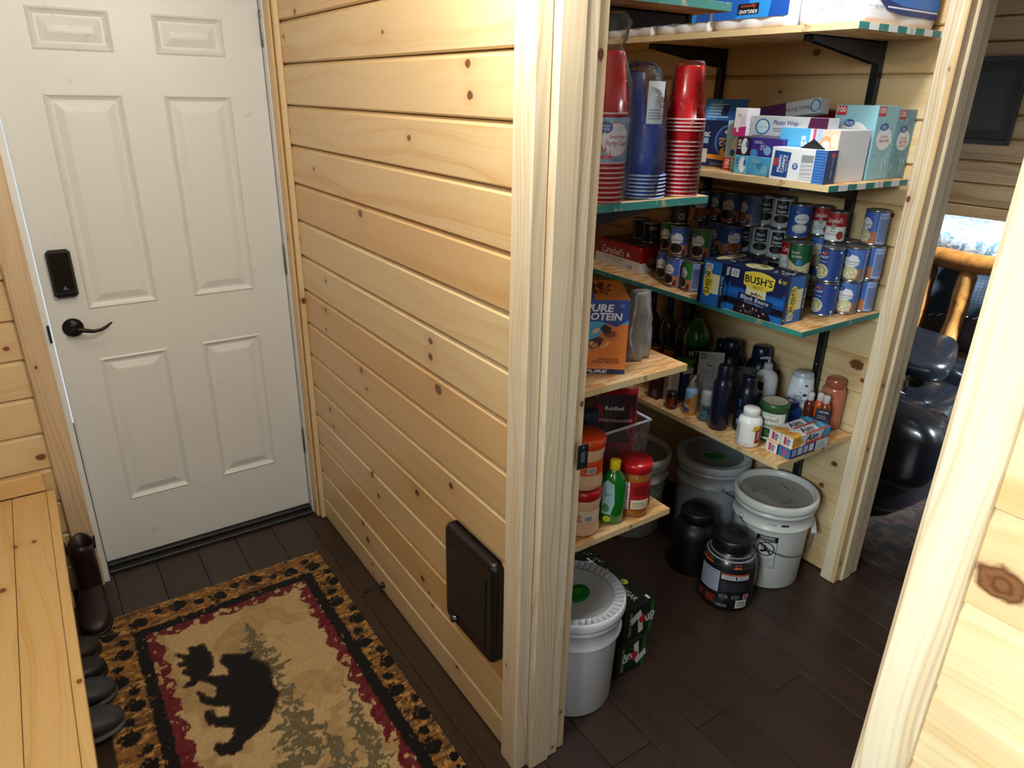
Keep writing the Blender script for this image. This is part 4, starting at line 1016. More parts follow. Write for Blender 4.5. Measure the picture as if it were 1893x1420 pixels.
def kirk(dark=False):
    def f(a, W, H):
        a.rect(0, .026, W, H*.9, P('#2a8fdc')); a.poly([(0, .026), (W*.3, .026), (W*.5, .06), (W*.3, H*.9), (0, H*.9)], P('#1a62c0')); a.poly([(W*.75, .026), (W, .026), (W, H*.9), (W*.85, H*.9)], P('#1a50a8'))
        a.rect(W*.34, .036, W*.62, .066, INK); a.text('KIRKLAND', W*.48, .044, .010, WH, wid=W*.24, rot=PI, bold=.02); a.text('Signature', W*.48, .058, .008, P('#d8563a'), wid=W*.2, rot=PI, shear=.3)
    return f
PW = M('#e9ecef', .3, vary=.04)
PG = 'paper packs on the top shelf'
soft_pack('paper_towel_pack', 'white paper towel pack with navy swoosh, nearest the doorway post', 1.215, -1.545, 1.60, -1.345, .26, PW, {'-x': towel_x, '-y': towel_y}, 2, PG)
soft_pack('tissue_pack', 'blue and white tissue pack with black upside-down logo, beside the towel pack', 1.185, -1.335, 1.58, -1.055, .25, PW, {'-x': kirk()}, 3, PG)
soft_pack('tissue_pack', 'blue and white tissue pack deeper on the top shelf, above the blue cups', 1.185, -1.045, 1.58, -.80, .25, PW, {'-x': kirk()}, 3, PG)
soft_pack('tissue_pack', 'blue and white tissue pack hidden furthest back on the top shelf', 1.185, -.79, 1.58, -.53, .25, PW, {'-x': kirk()}, 3, PG)
# ================================================================== boxes on the wrap and cutlery shelf
Z1 = ZS[1]+.0004
TL = '#8fc0cc'
def streaks(a, W, H, cols, n, seed):
    q = random.Random(seed); k0 = a.k
    for i in range(n):
        a.k = k0+(i % 3); x, y = q.uniform(.05, .9)*W, q.uniform(.05, .9)*H; a.ell(x, y, .0022, .014, P(q.choice(cols)), n=8, rot=q.uniform(-1, 1))
    a.k = k0+3
def gv_tall(num, l1, l2, wide=False):
    def f(a, W, H):
        streaks(a, W, H, ['#a9d2dc', '#7fb0be', '#b8dce4'], 14 if wide else 9, len(l2)); a.n = 5
        rw = min(W*.24, .032) if wide else W*.34
        a.rect(W*.03, H*.86, W*.03+rw, H*.985, P('#c0302c')); a.text(num, W*.03+rw/2, H*.935, .015, WH, wid=rw*.8, bold=.015)
        oy = H*.60 if wide else H*.56; a.ell(W*.5, oy, W*.36, H*(.18 if wide else .15), P('#e9edf0')); a.ell(W*.38 if wide else W*.42, oy+H*.16, W*(.13 if wide else .2), H*.052, P('#1f55a5')); a.text('Great', W*.38 if wide else W*.42, oy+H*.172, .007, WH, wid=W*.2); a.text('Value', W*.38 if wide else W*.42, oy+H*.146, .006, WH, wid=W*.18)
        a.text('Everyday', W*.5, oy+H*.035, .008, P('#c05a4a'), wid=W*.36); a.text(l1, W*.5, oy-H*.02, .010, P('#c04a3c'), wid=W*.5, bold=.01)
        if l2: a.text(l2, W*.5, oy-H*.075, .009, P('#c04a3c'), wid=W*.42)
        a.text('forks', W*.2, H*.34, .006, P('#3a6a8a')); a.ell(W*.62, H*.22, W*.03, H*.09, P('#d8e6ea'), rot=.1); a.rect(W*.60, H*.05, W*.63, H*.16, P('#c4dae0')); a.ell(W*.78, H*.24, W*.03, H*.04, P('#d8e6ea'))
    return f
CG = 'cutlery boxes at the doorway end of the shelf'
carton('cutlery_box', 'tall teal cutlery box marked 100, directly behind the white-ended food bag box', 'box', (1.475, -1.461, Z1), 0, .118, .139, .216, TL,
       {'-x': gv_tall('100', 'Assorted', 'Cutlery', True), '-y': gv_tall('100', 'Clear Forks', '')}, CG)
carton('cutlery_box', 'tall teal cutlery box marked 120 with an open top, nearest the post', 'box', (1.588, -1.435, Z1), 0, .100, .19, .206, '#6d9fae', {'-y': gv_tall('120', 'Clear Forks', '& Spoons')}, CG)
t7, _ = carton('food_bag_box', 'pale blue food bag box with fruit picture and blank white end', 'box', (1.318, -1.432, Z1), 0, .160, .200, .148, '#e4e4e6',
       {'-x': lambda a, W, H: (a.rect(0, 0, W, H, P('#e9cdb4')), a.rect(0, 0, W*.52, H, P('#58b0e2')), a.rect(W*.52, 0, W*.56, H, P('#dfe8ee')), a.rect(W*.57, 0, W*.615, H, P('#c75a80')), a.rect(W*.63, 0, W*.72, H, P('#a9cbe8')),
                              a.text('bags', W*.40, H*.62, .020, WH, rot=PI/2, wid=.072, bold=.02), a.text('reclosable', W*.28, H*.40, .007, WH, rot=PI/2), a.text('snack', W*.16, H*.4, .007, WH, rot=PI/2),
                              a.ell(W*.80, H*.74, W*.10, H*.14, P('#e0aa80')), a.ell(W*.80, H*.70, W*.07, H*.09, P('#f0e0d0')), a.ell(W*.93, H*.8, W*.06, H*.12, P('#e8d8c8')), a.ell(W*.93, H*.5, W*.07, H*.12, P('#c9c8a0')), a.ell(W*.80, H*.4, W*.09, H*.12, P('#d8a890')), a.ell(W*.9, H*.2, W*.09, H*.12, P('#b8c8a0')), a.ell(W*.78, H*.15, W*.07, H*.09, P('#e0b8a0'))),
        '-y': lambda a, W, H: a.rect(W*.03, H*.03, W*.97, H*.97, P('#dadbdd'))})
def cutl(a, W, H):
    a.poly([(W*.04, H*.10), (W*.34, H*.08), (W*.37, H*.86), (W*.06, H*.90)], P('#1b4587')); a.rect(W*.06, H*.42, W*.14, H*.66, P('#b23a3a'))
    a.text('Plastic', W*.17, H*.50, .011, WH, rot=PI/2, wid=H*.52, bold=.02); a.text('Cutlery', W*.24, H*.50, .011, WH, rot=PI/2, wid=H*.56, bold=.02); a.text('spoons, forks', W*.30, H*.52, .006, WH, rot=PI/2, wid=H*.5); a.text('& knives', W*.345, H*.48, .006, WH, rot=PI/2, wid=H*.3)
    a.ell(W*.47, H*.46, W*.052, H*.105, P('#1b5a9a')); a.text('48', W*.47, H*.46, .010, WH, rot=PI/2)
    a.rect(W*.80, 0, W, H, P('#2f63ae')); a.lines(W*.80, 0, W, H, 12, P('#4f86c8'), fill=.4); a.rect(W*.55, H*.10, W*.80, H*.86, P('#dfe6ee')); a.rect(W*.57, H*.14, W*.785, H*.82, P('#8d8f92'))
    a.rect(W*.57, H*.14, W*.785, H*.60, P('#b4b6b8'))
    for k in range(4): a.poly([(W*.575, H*(.17+k*.12)), (W*.78, H*(.20+k*.12)), (W*.78, H*(.235+k*.12)), (W*.575, H*(.195+k*.12))], P('#e6e8ea'))
tc_, _ = carton('cutlery_box', 'white and navy plastic cutlery box with a window and torn black top', 'box', (1.203, -1.450, Z1), 0, .054, .186, .094, '#e6e8ea',
       {'-x': cutl, '-y': lambda a, W, H: (a.rect(0, 0, W, H, P('#1a3562')), a.text('Plastic Cutlery', W*.6, H*.5, .008, P('#a9bcd8'), rot=PI/2, wid=H*.62), a.ell(W*.6, H*.86, W*.2, H*.08, P('#b23a3a')))})
mb = MB(); pts = [(-.042, .0)]; n = 18
for i in range(n+1):
    q = i/n; pts.append((-.040+.080*q, .026*(1-abs(2*q-1))+.002*(i % 2)))
pts.append((.042, 0)); vs = [(-.002, -x-.025, z+.094) for x, z in pts]+[(.002, -x-.025, z+.094) for x, z in pts]; m_ = len(pts)
mb.raw(vs, [tuple(range(m_)), tuple(range(2*m_-1, m_-1, -1))]+[(i, i+m_, (i+1) % m_+m_, (i+1) % m_) for i in range(m_)], M('#08080a', .7)); mb.build('torn_flap', tc_)
# foil, wrap and zip bag boxes
def zipbox(col, numc, tx='150', accent='#e6edf2'):
    def f(a, W, H):
        a.text(tx, W*.42, H*.5, H*.30, numc, rot=PI, wid=W*.2, bold=.01); a.lines(W*.12, H*.70, W*.4, H*.88, 2, P('#9fb8d8'), .5); a.ell(W*.14, H*.18, W*.12, H*.2, P('#3f8fc8')); a.ell(W*.56, H*.34, W*.11, H*.24, P('#6fa8d0'))
    return f
def zipend(numc):
    def f(a, W, H):
        a.ell(W*.64, H*.5, W*.26, H*.44, P('#e6edf0')); a.ell(W*.82, H*.62, W*.10, H*.2, P('#2f6fb0')); a.text('150', W*.22, H*.6, W*.22, numc, rot=PI/2, wid=H*.5, bold=.015)
    return f
ZG = 'storage bag boxes'
carton('bag_box', 'teal 150 count bag box lying lowest in front', 'box', (1.262, -1.300, Z1), 0, .095, .118, .057, '#4aa0c8', {'-x': zipbox('', P('#1c4a86'))}, ZG)
carton('bag_box', 'purple 150 count bag box stacked on the teal one', 'box', (1.264, -1.302, Z1+.0574), 0, .095, .120, .056, '#3a2a78', {'-x': zipbox('', P('#b9b6e0'))}, ZG)
for z, cc, nn, lb in ((0, '#5fb4d8', P('#175a94'), 'teal end of a 150 count bag box on the shelf, beside the stacked bag boxes'), (.0574, '#33162e', P('#f0f0f2'), 'dark plum 150 count bag box end with white oval, on the teal one')):
    carton('bag_box', lb, 'box', (1.262, -1.214, Z1+z), 0, .095, .050, .056, cc, {'-x': zipend(nn)}, ZG)
def wrapf(a, W, H):
    a.ell(W*.17, H*.5, W*.10, H*.38, P('#1f6f9e')); a.ell(W*.17, H*.5, W*.08, H*.31, P('#c0d4dc')); a.text('great value', W*.17, H*.5, .005, P('#2f6f9e'), wid=W*.12)
    a.text('Plastic Wrap.', W*.48, H*.72, .013, P('#1d3f78'), wid=W*.34, shear=.2, bold=.01); a.lines(W*.32, H*.32, W*.54, H*.52, 2, P('#5a6a80'), .3); a.lines(W*.04, H*.06, W*.7, H*.10, 1, P('#5a5f66'), .9)
    a.poly([(W*.74, 0), (W, 0), (W, H), (W*.78, H)], P('#4a1a3c')); bean_specks(a, W*.9, H*.25, W*.09, H*.22, ['#6a4a30', '#8a6a3c', '#4a3020'], 26, 4, .004)
carton('wrap_box', 'long grey plastic wrap box lying over the bag boxes', 'box', (1.275, -1.345, Z1+.1140), 0, .055, .275, .064, '#b9bcc0', {'-x': wrapf})
carton('wrap_box', 'white and magenta wrap box end beside the long grey one', 'box', (1.262, -1.178, Z1+.1140), 0, .06, .050, .085, '#ece6ea', {'-x': lambda a, W, H: (a.poly([(0, 0), (W, 0), (W, H*.36), (0, H*.28)], P('#c22a7a')), a.text('65', W*.35, H*.74, .008, P('#2a3a4a'), rot=PI/2), a.rect(W*.22, H*.14, W*.42, H*.32, P('#f0d8e4')), a.lines(W*.5, H*.4, W*.9, H*.8, 4, P('#b8b0b8'), .3, vert=True))})
t, _ = carton('fork_box', 'open plastic forks box tilted behind the plastic wrap', 'box', (1.385, -1.262, Z1+.172), 0, .05, .22, .045, '#b6bcc4',
       {'-x': lambda a, W, H: (a.rect(0, 0, W*.45, H, P('#4a1f58')), a.text('Plastic Forks', W*.66, H*.45, .012, P('#2f2f58'), rot=PI, wid=W*.42, shear=.1), a.ell(W*.93, H*.5, W*.08, H*.42, P('#1f6fa8')), a.ell(W*.93, H*.5, W*.06, H*.34, P('#a9c4d4')))})
t.rotation_euler = (-.16, .10, 0)
# light blue box with red 100
carton('cutlery_box', 'pale blue box with upside-down red 100 between pasta box and bag boxes', 'box', (1.325, -1.128, Z1), math.radians(14), .10, .082, .158, '#a4c9d2',
       {'-x': lambda a, W, H: (streaks(a, W, H, ['#b8dce4', '#92bcc8'], 8, 4), a.ell(W*.52, H*.48, W*.26, H*.22, P('#e6eae8')), a.ell(W*.34, H*.36, W*.11, H*.07, P('#2f6fb0')), a.text('Everyday Forks', W*.56, H*.48, .006, P('#c86a4a'), rot=PI/2, wid=H*.3), a.rect(0, 0, W*.32, H*.26, P('#c9342c')), a.text('100', W*.17, H*.14, .014, WH, rot=PI/2, wid=.028, bold=.015))})
def mac(a, W, H):
    a.rect(0, 0, W, H, P('#16264e')); a.ell(W*.70, H*.56, W*.34, H*.36, P('#5a86b8')); a.ell(W*.70, H*.56, W*.31, H*.33, P('#1a3564')); a.ell(W*.74, H*.76, W*.16, H*.06, P('#c9a0a8')); a.text('Kraft', W*.74, H*.76, .009, P('#7a2a30'))
    a.text('macaroni', W*.70, H*.62, .012, P('#d8a058'), wid=W*.46, bold=.01); a.text('CHEESE', W*.70, H*.51, .015, P('#e0c0a0'), wid=W*.44, bold=.02); a.ell(W*.66, H*.34, W*.15, H*.10, P('#dca840')); a.ell(W*.70, H*.38, W*.10, H*.06, P('#1a3564'))
    a.poly([(W*.1, H*.18), (W, H*.12), (W, H*.25), (W*.1, H*.27)], P('#e0983c')); a.text('mac', W*.12, H*.72, .022, WH, wid=W*.22, bold=.02); a.rect(W*.02, H*.5, W*.2, H*.62, P('#9fb8d8')); a.rect(0, H*.08, W*.2, H*.38, P('#d8d2c0')); a.lines(W*.3, H*.03, W*.9, H*.10, 2, P('#7a86a8'), .5)
t, _ = carton('pasta_box', 'navy macaroni and cheese box with its blue lid standing open', 'box', (1.395, -1.000, Z1), math.radians(18), .13, .150, .155, '#16264e', {'-x': mac})
mb = MB(); mb.raw([(-.066, -.075, .155), (-.066, .075, .155), (-.020, .085, .225), (-.020, -.065, .225), (-.062, -.075, .154), (-.062, .075, .154), (-.016, .085, .224), (-.016, -.065, .224)], [(0, 3, 2, 1), (4, 5, 6, 7), (0, 4, 7, 3), (1, 2, 6, 5), (3, 7, 6, 2), (0, 1, 5, 4)], P('#2a62a8'))
a = mb.plane_art((-.066, .075, .155), (0, -1, 0), (.55, 0, .835), (-.835, 0, .55)); a.rect(.0, .0, .05, .08, P('#4a90cc')); a.lines(.012, .01, .09, .07, 5, P('#a9cdea'), .5); a.rect(.06, .02, .085, .06, P('#16264e')); mb.build('open_lid', t)
# red-lidded jars behind
JG = 'red-lidded jars at the back of the wrap shelf'
def spice_jar(t):
    mb = MB(); mb.lathe([(0, 0), (.036, 0), (.038, .004), (.038, .15), (.034, .168), (.034, .172)], M('#6a4a30', .15, coat=.4), n=24); a = mb.cyl_art(.038, step=.2); a.rect(-.05, .03, .05, .12, P('#5a1a28')); mb.build('body', t)
    mb = MB(); mb.lathe([(.037, .168), (.038, .170), (.038, .193), (.035, .197), (0, .197)], G('#9e2320'), n=24); mb.build('lid', t)
t = thing('spice_jar', 'red-lidded jar at the back, above the plastic forks box', 'jar', (1.555, -1.039, Z1+.004), 0, JG); spice_jar(t)
dup(t, (1.56, -1.134, Z1+.004), 0, 'red-lidded jar at the back, above the long wrap box')
dup(t, (1.56, -1.262, Z1+.002), 0, 'red-lidded jar at the back, between forks box and teal cutlery boxes')
carton('box', 'plain brown cardboard box at the back behind the pasta box', 'box', (1.53, -.93, Z1), 0, .12, .15, .195, '#7a5230')

# ================================================================== cups (left shelf)
ZC = LZ[1]+.0006
def cup_prof(r0, r1, h, z, m):  # inverted cup: rim r0 at the bottom, base r1 on top
    return [(r0*.93, z+.001), (r0*1.04, z), (r0*1.075, z+.002, RIMW[m]), (r0*1.04, z+.0042, RIMW[m]), (r0*.995, z+.0045), (r1+(r0-r1)*.45, z+h*.55), (r1+(r0-r1)*.42, z+h*.56), (r1, z+h-.002), (r1*.96, z+h), (r1*.88, z+h), (r1*.86, z+h-.003), (0, z+h-.003)]
CR = G('#b31018'); CB = G('#1c3f9a'); RIMW = {'r': G('#e6b4b6'), 'b': G('#bccbec')}
def stack_cups(t, cx, cy, zs, r0, r1, h, col, key, lean=0.0):
    me = None
    for i, z in enumerate(zs):
        if me is None:
            mb = MB(); mb.lathe(cup_prof(r0, r1, h, 0, key), col, n=28); o = mb.build('cup', t, (cx, cy, z)); me = o.data
        else:
            o = bpy.data.objects.new('cup', me); C.objects.link(o); o.parent = t; o.location = (cx+lean*i, cy, z)
def bag(t, cx, cy, prof, mat, seed, name='plastic_bag', amp=.06):
    mb = MB(); mb.lathe(prof, mat, n=40, cx=cx, cy=cy, wob=lambda a, z: 1+amp*mnoise.noise(Vector((math.cos(a)*1.8, math.sin(a)*1.8, z*26+seed)))+amp*.5*abs(math.sin(a*3+z*30))); mb.build(name, t)
FILM = film('clear_film', '#dfe4ea', .02)
GC = 'sleeves of party cups'
# tall open red stack
t = thing('cup_stack', 'tall stack of red plastic party cups at the shelf corner', 'cups', (.603, -1.520, ZC), 0, GC)
stack_cups(t, 0, 0, [.0+.0095*i for i in range(14)]+[.149+.0082*i for i in range(4)], .0465, .031, .118, CR, 'r')
bag(t, 0, 0, [(.050, .004), (.050, .08), (.049, .17), (.044, .20), (.038, .26), (.034, .298), (.030, .302), (0, .300)], film('clear_film_tight', '#e8dede', .0, .06), 3, amp=.02)
# blue pack in a bag
t = thing('cup_stack', 'bagged sleeve of blue plastic party cups between the red ones', 'cups', (.474, -1.508, ZC), 0, GC)
stack_cups(t, .012, -.004, [.0085*i for i in range(7)], .053, .041, .115, CB, 'b')
mb = MB(); mb.lathe([(.052, .02), (.051, .12), (.044, .20), (.034, .272), (.030, .276), (0, .276)], M('#142c78', .25), n=28, cx=-.020, cy=.030); mb.build('rear_cups', t)
mb = MB(); a = mb.cyl_art(.0535, a0=math.radians(-118), cx=.004, cy=.006); a.rect(-.005, .166, .04, .255, P('#d4dae4')); a.lines(.0, .176, .036, .20, 4, P('#7a90b8'), .35); mb.build('paper_insert', t)
bag(t, -.004, .010, [(.062, .001), (.070, .01), (.071, .10), (.067, .18), (.060, .22), (.050, .262), (.038, .286), (.018, .296), (0, .298)], FILM, 11, amp=.06)
# red pack with printed wrapper, twisted top
t = thing('cup_stack', 'bagged red party cups with printed pale blue wrapper and twisted top', 'cups', (.350, -1.524, ZC), 0, GC)
stack_cups(t, 0, 0, [.0105*i for i in range(10)], .047, .034, .125, CR, 'r')
stack_cups(t, .0, .0, [.175, .186], .045, .032, .125, CR, 'r')
mb = MB(); mb.lathe([(.0505, .088), (.0505, .180)], P('#7fa6c0'), n=36); a = mb.cyl_art(.0508, a0=math.radians(-112), step=.2); a.ell(.008, .135, .036, .036, P('#c8606a')); a.ell(.009, .135, .034, .034, P('#e3dfe4'))
a.ell(-.016, .160, .015, .0125, P('#1b3a8a')); a.text('Great', -.016, .1635, .005, WH); a.text('Value', -.016, .157, .005, WH); a.text('Everyday', .012, .142, .009, P('#b23848'), wid=.038); a.text('Party Cups', .012, .128, .011, P('#b23848'), wid=.052, bold=.01)
a.ell(-.012, .099, .014, .004, P('#c03a34')); a.text('16 FL OZ', .012, .0935, .005, P('#2a4a7a'), wid=.03); mb.build('printed_wrapper', t)
bag(t, 0, 0, [(.052, .001), (.055, .01), (.056, .20), (.050, .25), (.034, .300), (.026, .318), (.032, .340), (.040, .368), (.028, .386), (.0, .388)], FILM, 23, amp=.09)

# ================================================================== snack shelf (left, middle)
ZM = LZ[2]+.0006
def pp(a, W, H):
    a.rect(0, 0, W, H, P('#de7a2c')); a.poly([(0, H*.98), (0, H*.28), (W*.4, H*.30), (W*.62, H*.66), (W, H*.66), (W, H*.98)], P('#4fa6cf')); a.poly([(0, H), (W, H), (W, H*.72), (W*.80, H*.62), (W*.55, H*.69), (0, H*.69)], P('#24428c'))
    a.poly([(W*.6, 0), (W, 0), (W, H*.62), (W*.82, H*.60), (W*.70, H*.4)], P('#e07f30'))
    a.text('PURE', W*.50, H*.885, H*.10, WH, wid=W*.48, bold=.03, shear=.12); a.text('PROTEIN', W*.52, H*.765, H*.10, WH, wid=W*.74, bold=.03, shear=.12); a.text('12', W*.88, H*.92, H*.045, P('#a9c0e8'))
    a.ell(W*.10, H*.56, W*.09, H*.065, P('#e0a850')); a.lines(W*.05, H*.52, W*.15, H*.60, 3, P('#8a3a1c'), .5)
    a.poly([(W*.10, H*.18), (W*.54, H*.34), (W*.60, H*.44), (W*.52, H*.48), (W*.10, H*.34)], P('#4a1f16')); bean_specks(a, W*.34, H*.335, W*.18, H*.07, ['#c98a58', '#8a3f2a', '#d8a878', '#a85a44'], 44, 3, .006); a.n = 10
    a.ell(W*.70, H*.50, W*.15, H*.075, P('#c2733a')); a.ell(W*.70, H*.52, W*.11, H*.05, P('#8a4420')); a.poly([(W*.52, H*.60), (W*.60, H*.66), (W*.72, H*.61), (W*.70, H*.53), (W*.6, H*.52)], P('#2e1812')); a.ell(W*.46, H*.56, W*.07, H*.03, P('#e0b880'), rot=.6); a.ell(W*.66, H*.37, W*.06, H*.02, P('#e0b880'), rot=1.0); a.ell(W*.60, H*.33, W*.05, H*.018, P('#d8a868'))
    a.text('CHOCOLATE', W*.70, H*.145, H*.034, P('#3a1810'), wid=W*.34, bold=.01); a.text('PEANUT BUTTER', W*.66, H*.105, H*.034, P('#3a1810'), wid=W*.46, bold=.01); a.text('21g protein', W*.72, H*.06, H*.024, P('#f2d0b0'), wid=W*.30); a.text('2g sugar  gluten free', W*.6, H*.025, H*.024, P('#f2d0b0'), wid=W*.52)
lean = math.radians(-36)
b2, _ = carton('snack_bar_box', 'navy snack bar box lying flat under the orange and blue one', 'box', (.420, -1.462, ZM), lean, .150, .085, .012, '#1c2f66', {'-y': lambda a, W, H: a.text('PURE', W*.5, H*.5, .008, WH, wid=W*.4, bold=.03, shear=.2)})
t, _ = carton('snack_bar_box', 'orange and blue chocolate peanut butter snack bar box with open top', 'box', (.420, -1.462, ZM+.0125), lean, .150, .085, .185, '#24428c', {'-y': pp, '+x': lambda a, W, H: a.rect(0, 0, W, H*.94, P('#c96a28'))})
mb = MB(); mb.raw([(-.075, -.0425, .185), (.075, -.0425, .185), (.055, .010, .222), (-.075, .010, .222)], [(0, 1, 2, 3), (3, 2, 1, 0)], P('#d8823a')); a = mb.plane_art((-.075, -.0425, .185), (1, 0, 0), (0, .82, .572), (0, -.572, .82)); a.rect(0, 0, .06, .06, P('#2f4a8c')); bean_specks(a, .075, .035, .035, .02, ['#5a2a18', '#3a1810', '#8a4a28'], 24, 8, .008); mb.build('lid_flap', t)
mb = MB(); mb.raw([(.074, -.042, .185), (.074, .042, .185), (.045, .03, .225), (.050, -.005, .226)], [(0, 1, 2, 3), (3, 2, 1, 0)], P('#c4ccd4')); mb.build('side_flap', t)
t = thing('plastic_bag', 'crumpled silver grey plastic bag behind the snack bar box', 'bag', (.568, -1.448, ZM), 0)
mb = MB(); rings = []
for k in range(15):
    q = k/14; z = .185*q; rx = .047*(1-.45*q**2.5)+.004; ry = .036*(1-.6*q**2)+.003; R_ = []
    for i in range(36):
        th = 2*PI*i/36; n_ = mnoise.noise(Vector((math.cos(th)*2.2, math.sin(th)*2.2, z*18)))+.6*abs(mnoise.noise(Vector((math.cos(th)*5, math.sin(th)*5, z*40)))); f = 1+.28*n_
        R_.append((rx*math.cos(th)*f+.012*q, ry*math.sin(th)*f, z))
    rings.append(R_)
mb.loft(rings, M('#8f8d8c', .28, metal=.35, vary=.15)); mb.build('bag', t)
t = thing('tablet_case', 'black folded case with silver edges, upper of the two beside the grey bag', 'case', (.590, -1.345, ZM+.0185), math.radians(20), 'flat black cases')
mb = MB(); mb.box(-.07, -.05, 0, .07, .05, .003, M('#d8d8d6', .3), c=.001); mb.box(-.068, -.048, .003, .066, .048, .014, BLACK, c=.003); mb.box(-.07, -.05, .014, .07, .05, .017, M('#dcdcda', .3), c=.001); mb.build('case', t)
dup(t, (.580, -1.355, ZM), math.radians(14), 'black folded case with silver edges, lower of the two beside the grey bag')
t = thing('kitchen_tool', 'grey-handled tool lying on the shelf behind the snack bar box', 'tool', (.32, -1.30, ZM+.007), .4)
mb = MB(); mb.tube([(-.08, 0, 0), (0, 0, .03), (.10, .0, .095)], .0065, M('#8f8f90', .3, metal=.5)); mb.build('handle', t)

# ================================================================== lowest left shelf
ZL = LZ[3]+.0006
t = thing('peanut_butter_jar', 'large peanut butter jar with red lid and red label', 'jar', (.552, -1.520, ZL), math.radians(-20))
PBM = M('#9a5c22', .18, coat=.5)
mb = MB(); mb.lathe([(0, .003), (.038, 0), (.046, .008), (.047, .02), (.0465, .03), (.0465, .115), (.047, .122), (.0455, .130), (.041, .140), (.040, .146)], PBM, n=36); mb.build('body', t)
mb = MB(); mb.lathe([(.0475, .028), (.0475, .118)], P('#a3151b'), n=44); a = mb.cyl_art(.0477, step=.2); a.rect(-.050, .030, -.032, .117, P('#e6e4e2')); a.lines(-.048, .034, -.034, .108, 9, P('#4a4a4e'), .35)
a.rect(-.026, .032, .03, .062, P('#d6c9a4')); a.lines(-.022, .038, .026, .056, 3, P('#6a6244'), .3); a.lines(-.022, .078, .028, .108, 5, P('#4a0c10'), .4); a.rect(.04, .03, .06, .09, P('#1c7a7a')); mb.build('paper_label', t)
mb = MB(); mb.lathe([(.046, .142), (.0485, .143), (.0485, .166), (.046, .170), (0, .170)], G('#b3151c'), n=40, wob=lambda a, z: 1+(.006*math.sin(a*40) if z < .167 else 0)); mb.build('lid', t)
t = thing('dish_soap_bottle', 'green dish soap bottle with yellow cap', 'bottle', (.462, -1.530, ZL), math.radians(-30))
GD = M('#0d6b1e', .08, coat=.6, vary=.12)
mb = MB(); mb.lathe([(0, .003), (.028, 0), (.034, .006), (.035, .06), (.034, .12), (.030, .145), (.018, .162), (.012, .168), (.012, .174)], GD, n=32, sx=1.0, sy=.68); mb.build('body', t)
mb = MB(); a = Art(mb, lambda u, v, off: (( .0355+off)*math.cos(-PI/2-.55+u/.035), (.0355+off)*.68*math.sin(-PI/2-.55+u/.035), v), du=.006); a.poly([(-.02, .035), (.010, .035), (.020, .07), (.016, .13), (-.004, .145), (-.02, .13)], P('#9fc4c8')); a.text('gain', 0, .10, .010, P('#1c5a3a'), rot=0, wid=.02); a.ell(-.006, .055, .012, .014, P('#4a8a5a')); a.ell(0, .02, .012, .010, P('#b8c430')); mb.build('paper_label', t)
mb = MB(); mb.lathe([(.0145, .170), (.0155, .171), (.0150, .195), (.013, .198), (0, .198)], G('#e2c41a'), n=24, wob=lambda a, z: 1+.01*math.sin(a*24)); mb.build('cap', t)
def tub(label, loc, band, lid, h, foot):
    t = thing('food_tub', label, 'tub', loc, math.radians(-30), 'cream plastic tubs behind the doorway jamb'); mb = MB()
    mb.lathe([(0, .003), (.046, 0), (.053, .007), (.054, .02), (.050, h*.35), (.050, h*.65), (.054, h*.82), (.052, h-.010), (.046, h-.006)], M('#dfb690', .3, vary=.06), n=32); mb.build('body', t)
    mb = MB(); mb.lathe([(.0512, h*.36), (.0512, h*.66)], P(band), n=36); a = mb.cyl_art(.0515, step=.25); a.bars(.0, h*.4, .025, h*.54); a.lines(-.03, h*.40, -.004, h*.6, 5, P(foot), .4); mb.build('paper_label', t)
    mb = MB(); mb.lathe([(.053, h-.012), (.056, h-.010), (.056, h+.012), (.052, h+.016), (.0, h+.018)], G(lid), n=32); mb.build('lid', t)
tub('cream plastic tub with red collar, standing on the shelf by the jamb', (.365, -1.508, ZL), '#e3c8b0', '#b01a20', .125, '#b03a3a')
tub('cream plastic tub with orange cap and orange label, stacked on the lower tub', (.365, -1.508, ZL+.1440), '#d8481c', '#d8481c', .135, '#e8a080')
# clear bin with a pouch
t = thing('storage_bin', 'clear plastic storage bin behind the peanut butter', 'bin', (.540, -1.355, ZL))
CLR = film('clear_bin', '#c9d2dc', .07, .1)
mb = MB(); x0, x1, y0, y1, hb = -.135, .135, -.09, .09, .232
lo = [(x0+.012, y0+.010, .002), (x1-.012, y0+.010, .002), (x1-.012, y1-.010, .002), (x0+.012, y1-.010, .002)]; hi = [(x0, y0, hb), (x1, y0, hb), (x1, y1, hb), (x0, y1, hb)]
mb.raw(lo+hi, [(0, 3, 2, 1), (0, 1, 5, 4), (1, 2, 6, 5), (2, 3, 7, 6), (3, 0, 4, 7)], CLR); mb.build('tub', t)
mb = MB(); RM = M('#c2cad2', .2, vary=.03)
for a_, b_ in ((0, 1), (1, 2), (2, 3), (3, 0)):
    A, B = Vector(hi[a_]), Vector(hi[b_]); mb.tube([A, B], .0042, RM)
mb.build('rim', t)
